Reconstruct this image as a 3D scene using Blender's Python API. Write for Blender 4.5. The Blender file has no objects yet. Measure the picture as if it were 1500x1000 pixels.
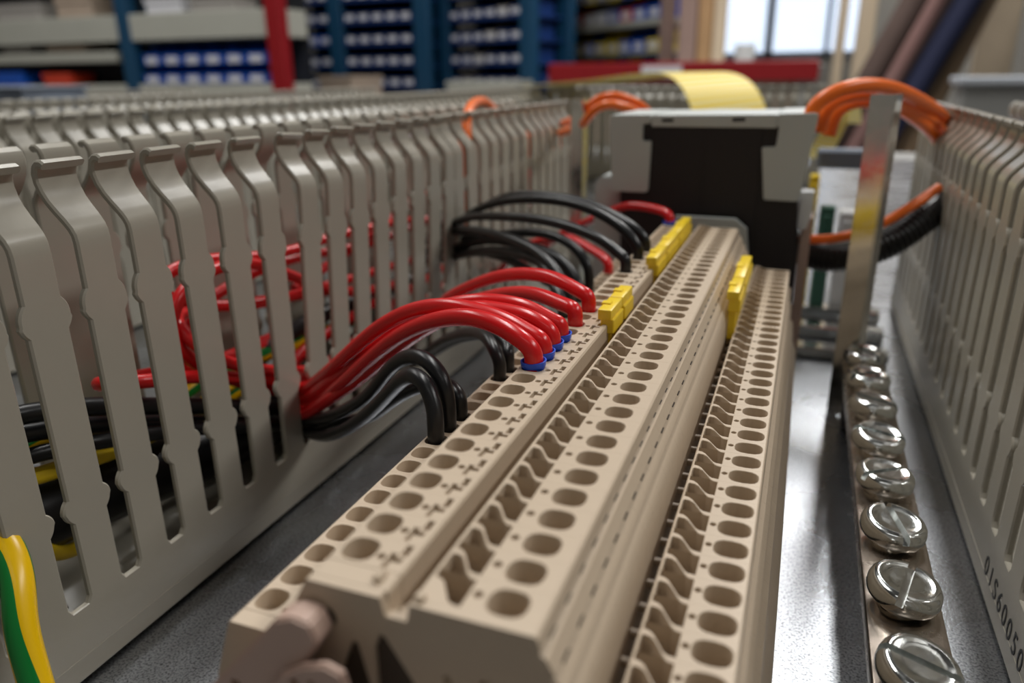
import bpy, bmesh, math, random
from mathutils import Vector, Matrix
random.seed(7)
C = bpy.context.scene.collection
SC = bpy.context.scene
S = 0.001            # everything close by is modelled in millimetres, the scene is in metres
PI = math.pi

# ---------------------------------------------------------------- camera, world, lights, exposure
cam_d = bpy.data.cameras.new('camera'); cam = bpy.data.objects.new('camera', cam_d); C.objects.link(cam)
cam_d.sensor_width = 36; cam_d.sensor_fit = 'HORIZONTAL'; cam_d.lens = 1103.61/1500*36
cam_d.clip_start = 0.005; cam_d.clip_end = 60
R = Matrix(((0.93483295, -0.10865208, 0.33805632), (0.35492154, 0.31504272, -0.88021519), (-0.01086497, 0.94283764, 0.33307528)))
cam.matrix_world = Matrix.Translation((0, 0, 0.112)) @ R.to_4x4()
cam_d.dof.use_dof = True; cam_d.dof.focus_distance = 0.136; cam_d.dof.aperture_fstop = 14.0
SC.camera = cam
vs = SC.view_settings
vs.view_transform = 'Standard'; vs.look = 'None'; vs.gamma = 1; vs.use_curve_mapping = False; vs.exposure = 0.12
w = bpy.data.worlds.new('world'); SC.world = w; w.use_nodes = True
w.node_tree.nodes['Background'].inputs[0].default_value = (0.80, 0.90, 1.0, 1)
w.node_tree.nodes['Background'].inputs[1].default_value = 0.25
def area(name, loc, rot, sx, sy, power, col=(1, 0.985, 0.955)):
    l = bpy.data.lights.new(name, 'AREA'); l.shape = 'RECTANGLE'; l.size = sx; l.size_y = sy; l.energy = power; l.color = col
    o = bpy.data.objects.new(name, l); C.objects.link(o); o.location = loc; o.rotation_euler = rot; return o
area('ceiling_lamp', (0.30, 3.4, 2.45), (0, 0, 0), 0.28, 2.2, 58)
area('ceiling_lamp', (-3.0, 1.6, 2.45), (0, 0, 0), 0.3, 2.2, 40)
area('ceiling_lamp', (-0.8, 1.0, 2.45), (0, 0, 0), 0.3, 1.8, 44)
area('ceiling_lamp', (2.2, 1.1, 2.45), (0, 0, 0), 0.3, 2.4, 60)
area('ceiling_lamp', (0.4, -1.3, 2.45), (0, 0, 0), 1.8, 0.3, 4)
area('window_daylight', (0.2, 6.3, 1.2), (math.radians(90), 0, 0), 1.6, 1.6, 60, (0.82, 0.91, 1.0))

# ---------------------------------------------------------------- materials
def mat(name, col, rough=0.5, metal=0.0, noise=0.0, nscale=40.0, bump=0.0, bscale=200.0, emit=None, spec=0.5, coat=0.0, trans=0.0, rvar=0.0):
    m = bpy.data.materials.new(name); m.use_nodes = True; nt = m.node_tree; b = nt.nodes['Principled BSDF']
    b.inputs['Base Color'].default_value = (*col, 1); b.inputs['Roughness'].default_value = rough; b.inputs['Metallic'].default_value = metal
    b.inputs['Specular IOR Level'].default_value = spec; b.inputs['Coat Weight'].default_value = coat; b.inputs['Transmission Weight'].default_value = trans
    tc = nt.nodes.new('ShaderNodeTexCoord')
    if noise or rvar:
        n = nt.nodes.new('ShaderNodeTexNoise'); n.inputs['Scale'].default_value = nscale; n.inputs['Detail'].default_value = 6; n.inputs['Roughness'].default_value = 0.65
        nt.links.new(tc.outputs['Object'], n.inputs['Vector'])
        if noise:
            mx = nt.nodes.new('ShaderNodeMix'); mx.data_type = 'RGBA'
            mx.inputs[6].default_value = (*[c*(1-noise) for c in col], 1); mx.inputs[7].default_value = (*[min(1, c*(1+noise)) for c in col], 1)
            nt.links.new(n.outputs['Fac'], mx.inputs[0]); nt.links.new(mx.outputs[2], b.inputs['Base Color'])
        if rvar:
            mr = nt.nodes.new('ShaderNodeMapRange'); mr.inputs['From Min'].default_value = 0.3; mr.inputs['From Max'].default_value = 0.7
            mr.inputs['To Min'].default_value = max(0.02, rough-rvar); mr.inputs['To Max'].default_value = min(1, rough+rvar)
            nt.links.new(n.outputs['Fac'], mr.inputs['Value']); nt.links.new(mr.outputs['Result'], b.inputs['Roughness'])
    if bump:
        n2 = nt.nodes.new('ShaderNodeTexNoise'); n2.inputs['Scale'].default_value = bscale; n2.inputs['Detail'].default_value = 3
        nt.links.new(tc.outputs['Object'], n2.inputs['Vector'])
        bp = nt.nodes.new('ShaderNodeBump'); bp.inputs['Strength'].default_value = bump; bp.inputs['Distance'].default_value = 0.0001
        nt.links.new(n2.outputs['Fac'], bp.inputs['Height']); nt.links.new(bp.outputs['Normal'], b.inputs['Normal'])
    if emit:
        b.inputs['Emission Color'].default_value = (*col, 1); b.inputs['Emission Strength'].default_value = emit
    return m
M = dict(
 duct=mat('grey duct plastic', (0.355, 0.33, 0.275), 0.27, noise=0.04, nscale=60, bump=0.15, bscale=500),
 block=mat('beige polyamide', (0.52, 0.415, 0.305), 0.42, noise=0.04, nscale=300, bump=0.12, bscale=1500),
 clamp=mat('pinkish beige polyamide', (0.52, 0.36, 0.29), 0.45, noise=0.05, nscale=200),
 red=mat('red wire insulation', (0.62, 0.008, 0.010), 0.27, noise=0.06, nscale=100, bump=0.06, bscale=900),
 black=mat('black wire insulation', (0.007, 0.007, 0.008), 0.33, spec=0.4, bump=0.06, bscale=900),
 orange=mat('orange wire insulation', (0.95, 0.17, 0.008), 0.35, noise=0.05, nscale=100),
 blue=mat('blue ferrule plastic', (0.01, 0.08, 0.62), 0.35),
 yellow=mat('yellow plastic', (0.85, 0.60, 0.02), 0.35, noise=0.04, nscale=200),
 steel=mat('zinc plated steel', (0.66, 0.66, 0.64), 0.16, 1.0, noise=0.12, nscale=250, rvar=0.07),
 screw=mat('bright plated screw', (0.72, 0.74, 0.73), 0.15, 1.0, noise=0.15, nscale=400, rvar=0.08, bump=0.25, bscale=900),
 bar=mat('nickel plated copper bar', (0.50, 0.43, 0.37), 0.24, 1.0, noise=0.12, nscale=120, rvar=0.08),
 contact=mat('silver contact metal', (0.75, 0.74, 0.72), 0.25, 1.0),
 devgrey=mat('light grey housing', (0.58, 0.61, 0.595), 0.5, noise=0.02),
 devblack=mat('black housing', (0.014, 0.010, 0.012), 0.55, noise=0.1, nscale=100),
 print_=mat('dark print', (0.03, 0.03, 0.03), 0.6),
 concrete=mat('concrete floor', (0.18, 0.175, 0.165), 0.7, noise=0.2, nscale=3),
 wall=mat('painted wall', (0.30, 0.285, 0.26), 0.8, noise=0.08, nscale=2),
 ceil=mat('ceiling paint', (0.22, 0.22, 0.21), 0.8, noise=0.05, nscale=2),
 wood=mat('pale wood', (0.62, 0.50, 0.36), 0.6, noise=0.15, nscale=6),
 woodbrown=mat('brown wood', (0.42, 0.25, 0.12), 0.6, noise=0.2, nscale=6),
 pinkpost=mat('dusty brown post', (0.30, 0.20, 0.17), 0.7, noise=0.1, nscale=6),
 rackblue=mat('blue painted steel', (0.006, 0.052, 0.115), 0.45, noise=0.08, nscale=8),
 rackgrey=mat('galvanised shelf', (0.42, 0.42, 0.37), 0.45, noise=0.08, nscale=8),
 rackred=mat('red painted steel', (0.26, 0.004, 0.008), 0.45, noise=0.08, nscale=8),
 dark=mat('dark shelf back', (0.012, 0.014, 0.02), 0.8),
 binblue=mat('blue bin plastic', (0.008, 0.09, 0.50), 0.4, noise=0.1, nscale=10),
 bindark=mat('navy bin plastic', (0.008, 0.035, 0.16), 0.45, noise=0.1, nscale=10),
 binyellow=mat('yellow bin plastic', (0.75, 0.58, 0.02), 0.45, noise=0.1, nscale=10),
 binred=mat('red bin plastic', (0.60, 0.05, 0.02), 0.45, noise=0.1, nscale=10),
 bingrey=mat('grey bin plastic', (0.34, 0.32, 0.30), 0.5, noise=0.1, nscale=10),
 paper=mat('paper label', (0.62, 0.62, 0.66), 0.7, noise=0.1, nscale=60),
 card=mat('cardboard', (0.42, 0.33, 0.26), 0.8, noise=0.15, nscale=20),
 navy=mat('navy fabric', (0.02, 0.025, 0.07), 0.8, noise=0.1, nscale=30),
 umber=mat('umber fabric', (0.10, 0.065, 0.055), 0.85, noise=0.2, nscale=10),
 rose=mat('dusty rose fabric', (0.22, 0.12, 0.11), 0.85, noise=0.15, nscale=10),
 tan=mat('tan board', (0.34, 0.23, 0.14), 0.8, noise=0.15, nscale=10),
 benchgrey=mat('grey bench paint', (0.30, 0.30, 0.29), 0.5, noise=0.06, nscale=10),
 silver=mat('pale worktop', (0.50, 0.53, 0.58), 0.35, noise=0.05, nscale=10),
 pane=mat('window daylight', (0.72, 0.83, 1.0), 0.3, emit=1.0),
 white=mat('white plastic', (0.72, 0.73, 0.74), 0.4, noise=0.03),
 bluegrey=mat('blue grey housing', (0.16, 0.19, 0.24), 0.5, noise=0.05),
 green=mat('green plastic', (0.04, 0.13, 0.09), 0.4, noise=0.05),
 copper=mat('painted hollow shade', (0.05, 0.033, 0.02), 0.6),  # not copper: dark brown that paints the shade in holes, cavities and pockets
)
# galvanised mounting plate: fine crystalline speckle in roughness and tone
def plate_mat():
    m = bpy.data.materials.new('galvanised sheet'); m.use_nodes = True; nt = m.node_tree; b = nt.nodes['Principled BSDF']
    tc = nt.nodes.new('ShaderNodeTexCoord'); b.inputs['Metallic'].default_value = 1.0
    n = nt.nodes.new('ShaderNodeTexNoise'); n.inputs['Scale'].default_value = 2000; n.inputs['Detail'].default_value = 4
    n1 = nt.nodes.new('ShaderNodeTexNoise'); n1.inputs['Scale'].default_value = 22; n1.inputs['Detail'].default_value = 5
    for k in (n, n1): nt.links.new(tc.outputs['Object'], k.inputs['Vector'])
    cr = nt.nodes.new('ShaderNodeValToRGB'); cr.color_ramp.elements[0].position = 0.32; cr.color_ramp.elements[1].position = 0.56
    cr.color_ramp.elements[0].color = (0.14, 0.145, 0.155, 1); cr.color_ramp.elements[1].color = (0.44, 0.46, 0.49, 1)
    nt.links.new(n.outputs['Fac'], cr.inputs['Fac']); nt.links.new(cr.outputs['Color'], b.inputs['Base Color'])
    mr = nt.nodes.new('ShaderNodeMapRange'); mr.inputs['From Min'].default_value = 0.3; mr.inputs['From Max'].default_value = 0.7
    mr.inputs['To Min'].default_value = 0.22; mr.inputs['To Max'].default_value = 0.34
    nt.links.new(n1.outputs['Fac'], mr.inputs['Value']); nt.links.new(mr.outputs['Result'], b.inputs['Roughness'])
    bp = nt.nodes.new('ShaderNodeBump'); bp.inputs['Strength'].default_value = 0.6; bp.inputs['Distance'].default_value = 0.0001
    nt.links.new(n.outputs['Fac'], bp.inputs['Height']); nt.links.new(bp.outputs['Normal'], b.inputs['Normal'])
    return m
M['plate'] = plate_mat()
# green and yellow earth wire: two lengthwise stripes, from the tube's own UV
def gy_mat():
    m = bpy.data.materials.new('green yellow insulation'); m.use_nodes = True; nt = m.node_tree; b = nt.nodes['Principled BSDF']
    b.inputs['Roughness'].default_value = 0.3
    uv = nt.nodes.new('ShaderNodeUVMap'); uv.uv_map = 'UVMap'
    sp = nt.nodes.new('ShaderNodeSeparateXYZ'); nt.links.new(uv.outputs['UV'], sp.inputs[0])
    ad = nt.nodes.new('ShaderNodeMath'); ad.operation = 'MULTIPLY_ADD'; ad.inputs[1].default_value = 0.22
    nt.links.new(sp.outputs['Y'], ad.inputs[0]); nt.links.new(sp.outputs['X'], ad.inputs[2])
    ml = nt.nodes.new('ShaderNodeMath'); ml.operation = 'MULTIPLY'; ml.inputs[1].default_value = 2.0; nt.links.new(ad.outputs[0], ml.inputs[0])
    fr = nt.nodes.new('ShaderNodeMath'); fr.operation = 'FRACT'; nt.links.new(ml.outputs[0], fr.inputs[0])
    gt = nt.nodes.new('ShaderNodeMath'); gt.operation = 'GREATER_THAN'; gt.inputs[1].default_value = 0.55; nt.links.new(fr.outputs[0], gt.inputs[0])
    mx = nt.nodes.new('ShaderNodeMix'); mx.data_type = 'RGBA'; mx.inputs[6].default_value = (0.85, 0.52, 0.0, 1); mx.inputs[7].default_value = (0.0, 0.20, 0.03, 1)
    nt.links.new(gt.outputs[0], mx.inputs[0]); nt.links.new(mx.outputs[2], b.inputs['Base Color'])
    return m
M['gy'] = gy_mat()
# yellow film with slanted white stripes
def film_mat():
    m = bpy.data.materials.new('yellow striped film'); m.use_nodes = True; nt = m.node_tree; b = nt.nodes['Principled BSDF']
    b.inputs['Roughness'].default_value = 0.55; b.inputs['Specular IOR Level'].default_value = 0.25
    uv = nt.nodes.new('ShaderNodeUVMap'); uv.uv_map = 'UVMap'
    sp = nt.nodes.new('ShaderNodeSeparateXYZ'); nt.links.new(uv.outputs['UV'], sp.inputs[0])
    ad = nt.nodes.new('ShaderNodeMath'); ad.operation = 'MULTIPLY_ADD'; ad.inputs[1].default_value = 34.0
    nt.links.new(sp.outputs['Y'], ad.inputs[0]); nt.links.new(sp.outputs['X'], ad.inputs[2])
    fr = nt.nodes.new('ShaderNodeMath'); fr.operation = 'FRACT'; nt.links.new(ad.outputs[0], fr.inputs[0])
    gt = nt.nodes.new('ShaderNodeMath'); gt.operation = 'GREATER_THAN'; gt.inputs[1].default_value = 0.62; nt.links.new(fr.outputs[0], gt.inputs[0])
    mx = nt.nodes.new('ShaderNodeMix'); mx.data_type = 'RGBA'; mx.inputs[6].default_value = (0.85, 0.62, 0.04, 1); mx.inputs[7].default_value = (0.80, 0.74, 0.45, 1)
    nt.links.new(gt.outputs[0], mx.inputs[0]); nt.links.new(mx.outputs[2], b.inputs['Base Color'])
    return m
M['film'] = film_mat()

# ---------------------------------------------------------------- helpers
def finish(bm, name, m, smooth=35, mm=True):
    if mm: bmesh.ops.scale(bm, vec=(S, S, S), verts=bm.verts)
    bmesh.ops.recalc_face_normals(bm, faces=bm.faces)
    me = bpy.data.meshes.new(name); bm.to_mesh(me); bm.free()
    if smooth:
        me.shade_smooth(); me.set_sharp_from_angle(angle=math.radians(smooth))
    me.materials.append(M[m]); return me
def link(name, me, parent=None, loc=(0, 0, 0), rot=(0, 0, 0)):
    o = bpy.data.objects.new(name, me); C.objects.link(o)
    if parent: o.parent = parent
    o.location = loc; o.rotation_euler = rot; return o
def obj(name, bm, m, parent=None, smooth=35, mm=True, loc=(0, 0, 0), rot=(0, 0, 0)):
    return link(name, finish(bm, name, m, smooth, mm), parent, loc, rot)
def tag(o, label, cat, group=None, kind=None):
    o['label'] = label; o['category'] = cat
    if group: o['group'] = group
    if kind: o['kind'] = kind
    return o
def thing(name, label, cat, loc=(0, 0, 0), rotz=0, group=None):
    o = bpy.data.objects.new(name, None); C.objects.link(o); o.empty_display_size = 0.01
    o.location = loc; o.rotation_euler = (0, 0, rotz); return tag(o, label, cat, group)
def struct(name, bm, m, mm=False):
    o = obj(name, bm, m, None, 0, mm); o['kind'] = 'structure'; return o
def box(bm, x0, x1, y0, y1, z0, z1, bev=0.0, seg=1):
    r = bmesh.ops.create_cube(bm, size=1.0); vs_ = r['verts']
    for v in vs_:
        v.co = Vector(((x0+x1)/2+v.co.x*(x1-x0), (y0+y1)/2+v.co.y*(y1-y0), (z0+z1)/2+v.co.z*(z1-z0)))
    if bev:
        es = list({e for v in vs_ for e in v.link_edges}); bmesh.ops.bevel(bm, geom=es, offset=bev, segments=seg, profile=0.5, affect='EDGES')
    return bm
def bx(*a, **k): return box(bmesh.new(), *a, **k)
def fill(bm, loops):
    """planar fill of an outer loop with hole loops (lists of BMVerts)"""
    es = []
    for lp in loops:
        for i in range(len(lp)):
            a, b = lp[i], lp[(i+1) % len(lp)]
            e = bm.edges.get((a, b)) or bm.edges.new((a, b)); es.append(e)
    return bmesh.ops.triangle_fill(bm, use_beauty=True, use_dissolve=False, edges=es)
def ring(bm, pts): return [bm.verts.new(p) for p in pts]
def bridge(bm, a, b):
    n = len(a)
    for i in range(n): bm.faces.new((a[i], a[(i+1) % n], b[(i+1) % n], b[i]))
def oval(cx, cy, a, b, n=16, p=2.7):
    out = []
    for i in range(n):
        t = 2*PI*i/n; c, s = math.cos(t), math.sin(t)
        out.append((cx+a*math.copysign(abs(c)**(2/p), c), cy+b*math.copysign(abs(s)**(2/p), s)))
    return out
def inset(pts, d):
    """grow (d>0) a simple CCW outline by d"""
    n = len(pts); out = []
    ar = sum(pts[i][0]*pts[(i+1) % n][1]-pts[(i+1) % n][0]*pts[i][1] for i in range(n)); sg = 1 if ar > 0 else -1
    for i in range(n):
        p0, p1, p2 = Vector(pts[i-1]), Vector(pts[i]), Vector(pts[(i+1) % n])
        e1, e2 = (p1-p0).normalized(), (p2-p1).normalized()
        n1, n2 = Vector((e1.y, -e1.x)), Vector((e2.y, -e2.x)); nn = (n1+n2)
        nn = nn.normalized() if nn.length > 1e-6 else n1
        k = d/max(0.5, nn.dot(n1)); q = p1+nn*k*sg; out.append((q.x, q.y))
    return out
def top_plate(bm, x0, x1, y0, y1, z, holes):
    """flat top from (x0,y0) to (x1,y1) with rounded-rim pockets; holes = [(outline, depth)]"""
    outer = ring(bm, [(x0, y0, z), (x1, y0, z), (x1, y1, z), (x0, y1, z)]); loops = [outer]
    for pts, d in holes:
        g = min(0.16, d*0.2)
        r0 = ring(bm, [(x, y, z) for x, y in inset(pts, g*0.7)])
        r1 = ring(bm, [(x, y, z-g*0.3) for x, y in inset(pts, g*0.2)])
        r2 = ring(bm, [(x, y, z-g) for x, y in pts])
        r3 = ring(bm, [(x, y, z-d) for x, y in inset(pts, -min(0.25, d*0.05))])
        bridge(bm, r0, r1); bridge(bm, r1, r2); bridge(bm, r2, r3)
        fill(bm, [r3]); loops.append(r0)
    fill(bm, loops)
def extrude_y(bm, prof, y0, y1, skip=(), holes=(), caps=(True, True)):
    """closed (x,z) profile run from y0 to y1; skip = edge indices left open; holes = (x,z) outlines sunk into the y0 face"""
    a = ring(bm, [(x, y0, z) for x, z in prof]); b = ring(bm, [(x, y1, z) for x, z in prof]); n = len(prof)
    for i in range(n):
        if i not in skip: bm.faces.new((a[i], a[(i+1) % n], b[(i+1) % n], b[i]))
    loops = [a]
    for pts, d in holes:
        r0 = ring(bm, [(x, y0, z) for x, z in pts]); r1 = ring(bm, [(x, y0+d, z) for x, z in inset(pts, -0.1)])
        bridge(bm, r0, r1); fill(bm, [r1]); loops.append(r0)
    if caps[0]: fill(bm, loops)
    if caps[1]: fill(bm, [b])
def lathe(bm, prof, n=32, c=(0, 0, 0)):
    rings = []
    for r, z in prof:
        rings.append([bm.verts.new((c[0]+r*math.cos(2*PI*i/n), c[1]+r*math.sin(2*PI*i/n), c[2]+z)) for i in range(n)])
    for a, b in zip(rings, rings[1:]): bridge(bm, a, b)
    bm.faces.new(rings[0]); bm.faces.new(rings[-1])
def spline(pts, k=8):
    P = [Vector(p) for p in pts]; P = [P[0]*2-P[1]]+P+[P[-1]*2-P[-2]]; out = []
    for i in range(1, len(P)-2):
        p0, p1, p2, p3 = P[i-1:i+3]
        # centripetal Catmull-Rom
        t0 = 0; t1 = t0+max(1e-6, (p1-p0).length)**0.5; t2 = t1+max(1e-6, (p2-p1).length)**0.5; t3 = t2+max(1e-6, (p3-p2).length)**0.5
        for j in range(k):
            t = t1+(t2-t1)*j/k
            A1 = p0*((t1-t)/(t1-t0))+p1*((t-t0)/(t1-t0)); A2 = p1*((t2-t)/(t2-t1))+p2*((t-t1)/(t2-t1)); A3 = p2*((t3-t)/(t3-t2))+p3*((t-t2)/(t3-t2))
            B1 = A1*((t2-t)/(t2-t0))+A2*((t-t0)/(t2-t0)); B2 = A2*((t3-t)/(t3-t1))+A3*((t-t1)/(t3-t1))
            out.append(B1*((t2-t)/(t2-t1))+B2*((t-t1)/(t2-t1)))
    out.append(P[-2]); return out
def smooth_path(P, it=2):
    for _ in range(it):
        P = [P[0]]+[(P[i-1]+P[i]*2+P[i+1])/4 for i in range(1, len(P)-1)]+[P[-1]]
    return P
def tube(bm, pts, r, n=14, k=6, caps=True, ridge=None):
    P = smooth_path(spline(pts, k), 4); rings = []; up = None; s = 0
    uvl = bm.loops.layers.uv.new('UVMap')
    dist = [0]
    for a, b in zip(P, P[1:]): dist.append(dist[-1]+(b-a).length)
    for i, p in enumerate(P):
        t = (P[min(i+1, len(P)-1)]-P[max(i-1, 0)]).normalized()
        if up is None: up = t.cross(Vector((0, 0, 1))); up = up.normalized() if up.length > .1 else Vector((1, 0, 0))
        up = (up-t*up.dot(t)).normalized(); v = t.cross(up); rr = r*(1+(ridge*(i % 2) if ridge else 0))
        rings.append([bm.verts.new(p+(up*math.cos(2*PI*j/n)+v*math.sin(2*PI*j/n))*rr) for j in range(n)])
    for i, (a, b) in enumerate(zip(rings, rings[1:])):
        for j in range(n):
            f = bm.faces.new((a[j], a[(j+1) % n], b[(j+1) % n], b[j]))
            for l, (u, vv) in zip(f.loops, ((j/n, dist[i]), ((j+1)/n, dist[i]), ((j+1)/n, dist[i+1]), (j/n, dist[i+1]))): l[uvl].uv = (u, vv/40)
    if caps: bm.faces.new(rings[0]); bm.faces.new(rings[-1])
    return bm
def tb(pts, r, **k): return tube(bmesh.new(), pts, r, **k)
ORD = ['first', 'second', 'third', 'fourth', 'fifth', 'sixth', 'seventh', 'eighth', 'ninth', 'tenth', 'eleventh', 'twelfth', 'thirteenth', 'fourteenth', 'fifteenth',
       'sixteenth', 'seventeenth', 'eighteenth', 'nineteenth', 'twentieth']
def nth(i):
    if i < 20: return ORD[i]
    if i % 10 == 9: return ['', '', 'thirtieth', 'fortieth', 'fiftieth'][i//10+1-1+0] if False else {29: 'thirtieth', 39: 'fortieth'}[i]
    return {2: 'twenty', 3: 'thirty'}[i//10]+'-'+ORD[i % 10]

# ---------------------------------------------------------------- the room
struct('floor', bx(-5.5, 4.5, -2.0, 7.0, -1.0, -0.95), 'concrete')
struct('ceiling', bx(-5.5, 4.5, -2.0, 7.0, 2.60, 2.65), 'ceil')
struct('wall_left', bx(-5.6, -5.5, -2.0, 7.0, -0.95, 2.60), 'wall')
struct('wall_right', bx(4.5, 4.6, -2.0, 7.0, -0.95, 2.60), 'wall')
struct('wall_front', bx(-5.6, 4.6, -2.1, -2.0, -0.95, 2.60), 'wall')
# back wall with a real window opening x -0.60..0.25, z 0.22..1.5 at y=5.5
bm = bmesh.new()
YW = 5.5
for a in ((-5.5, -0.62, -0.95, 2.6), (0.24, 4.5, -0.95, 2.6), (-0.62, 0.24, -0.95, 0.20), (-0.62, 0.24, 1.5, 2.6)): box(bm, a[0], a[1], YW, YW+0.12, a[2], a[3])
struct('wall_back', bm, 'wall')
win = thing('window_1', 'bright daylight window with dark frame in the back wall', 'window', (0, 0, 0)); del win['category']; del win['label']; win['kind'] = 'structure'
bm = bmesh.new()
for a in ((-0.62, -0.59, 0.20, 1.5), (-0.33, -0.28, 0.20, 1.5), (0.03, 0.06, 0.20, 1.5), (0.21, 0.24, 0.20, 1.5), (-0.62, 0.24, 0.20, 0.235), (-0.62, 0.24, 1.46, 1.5)): box(bm, a[0], a[1], YW-0.02, YW+0.06, a[2], a[3])
obj('window_frame', bm, 'bluegrey', win, 0, False)
for x0, x1 in ((-0.59, -0.33), (-0.28, 0.03), (0.06, 0.21)):
    obj('pane', bx(x0, x1, YW+0.02, YW+0.03, 0.235, 1.46), 'pane', win, 0, False)
# posts around the window
for nm, lab, x0, x1, y, m in (('timber_post', 'dusty brown post beside the bin rack', -0.593, -0.515, 3.65, 'pinkpost'), ('timber_post', 'orange-brown wooden post left of the window', -0.510, -0.448, 3.66, 'woodbrown'),
                             ('timber_post', 'pale cream post directly at the window left side', -0.445, -0.392, 3.67, 'wood'), ('timber_post', 'narrow pale wooden post right of the window', 0.075, 0.125, 4.5, 'wood'),
                             ('timber_post', 'wide pale wooden post left of the leaning rolls', 0.17, 0.255, 4.5, 'wood'), ('timber_post', 'thick cream post right of the leaning rolls', 0.64, 0.79, 4.0, 'wood')):
    o = obj(nm, bx(x0, x1, y, y+0.08, -0.95, 2.6, bev=0.006), m, None, 0, False); tag(o, lab, 'post')
# leaning rolls and boards
for i, (x0, x1, r, m, lab, y) in enumerate(((0.215, 0.60, 0.055, 'umber', 'dark brown fabric roll leaning leftmost of the rolls', 3.6), (0.285, 0.66, 0.03, 'rose', 'slim dusty rose roll leaning between two brown rolls', 3.45),
                                            (0.335, 0.72, 0.045, 'umber', 'dark brown roll leaning just left of the navy roll', 3.7), (0.385, 0.78, 0.05, 'navy', 'navy blue roll leaning among brown ones', 3.5),
                                            (0.475, 0.78, 0.05, 'tan', 'tan board roll leaning right of the navy roll', 3.6))):
    # pass through (x0, z=.1) and (x1, z=.9)
    p0, p1 = Vector((x0, y, 0.08)), Vector((x1, y+0.1, 0.98)); d = p1-p0; a = p0-d*((p0.z+0.93)/d.z); b = p0+d*1.7
    bm = bmesh.new(); n = 20; t = d.normalized(); u = t.cross(Vector((0, 1, 0))).normalized(); v = t.cross(u); rings = []
    for q, rr in ((a, r*.98), (a+t*.01, r), (b-t*.01, r), (b, r*.98), (b-t*.002, r*.5)): rings.append([bm.verts.new(q+(u*math.cos(2*PI*j/n)+v*math.sin(2*PI*j/n))*rr*(1+.03*math.sin(3*j))) for j in range(n)])
    for q, s_ in zip(rings, rings[1:]): bridge(bm, q, s_)
    bm.faces.new(rings[0]); bm.faces.new(rings[-1])
    tag(obj('leaning_roll', bm, m, None, 40, False), lab, 'roll', 'rolls leaning by the window wall')

# ---------------------------------------------------------------- workbench and mounting plate
wb = thing('workbench', 'workbench carrying the mounting plate and wiring ducts', 'workbench', (0, 0, 0))
obj('bench_top', bx(-1.5, 1.0, -0.35, 1.3, -0.045, -0.0045, bev=0.003), 'benchgrey', wb, 0, False)
for x in (-1.42, 0.92):
    for y in (-0.28, 1.22): obj('leg', bx(x-0.03, x+0.03, y-0.03, y+0.03, -0.95, -0.045, bev=0.003), 'benchgrey', wb, 0, False)
pl = obj('mounting_plate', bx(-1350, 900, -250, 1150, -3, 0, bev=0.6), 'plate', None, 0)
tag(pl, 'galvanised steel mounting plate under the ducts and terminal blocks', 'metal plate')
pl.location.z = -0.0006

# ---------------------------------------------------------------- wiring ducts
FH = 99.0
def bump(z, c, w_, a):
    t = (z-c)/w_; return a*(1-t*t)**0.8 if abs(t) < 1 else 0
def finger_mesh(step=1.5, name='finger'):
    """one duct finger in (y,z), foot at z=0 (wall top), hooked tip; front face x=0, hook curls back towards +x"""
    path = []   # (x, z, halfwidth)
    z = 0.0
    def hw(zz):
        base = 3.85 if zz < 20 else (4.05 if zz < 57 else 3.75)
        return base+bump(zz, 20, 2.4, 1.3)+bump(zz, 57.5, 2.9, 1.3)
    zs = []
    while z < 66: zs.append(z); z += step if not (16 < z < 24 or 53 < z < 62) else min(step, 0.5)
    for z in zs: path.append((0, z, hw(z)+(0.9*max(0, 1-z/1.2))))
    top = [(0, 67, 3.75), (0, 69.0, 3.75), (-0.15, 70.3, 3.78), (-0.7, 71.5, 3.85), (-1.8, 72.9, 3.95), (-3.2, 74.4, 4.05), (-4.6, 76.1, 4.15), (-5.6, 77.9, 4.25), (-6.15, 79.6, 4.3), (-6.2, 81.2, 4.35),
           (-5.7, 82.4, 4.4), (-4.9, 83.0, 4.4), (-4.1, 83.0, 4.4), (-3.5, 82.6, 4.4)]
    path += top; t = 0.75; bm = bmesh.new(); rings = []
    for i, (x, z, h) in enumerate(path):
        a = Vector(path[max(0, i-1)][:2]); b = Vector(path[min(len(path)-1, i+1)][:2]); d = (b-a).normalized(); n = Vector((d.y, -d.x))
        cx, cz = x-t*1.0, z
        e = 0.36
        sec = [(-h+e, t), (h-e, t), (h, t-e), (h, -t+e), (h-e, -t), (-h+e, -t), (-h, -t+e), (-h, t-e)]
        rings.append([bm.verts.new((cx+n.x*o_, y, cz+n.y*o_)) for y, o_ in sec])
    for a, b in zip(rings, rings[1:]): bridge(bm, a, b)
    bm.faces.new(rings[0]); bm.faces.new(rings[-1])
    return finish(bm, name, 'duct', 30)
FM = finger_mesh(); FMfar = finger_mesh(4.0, 'finger')
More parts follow.
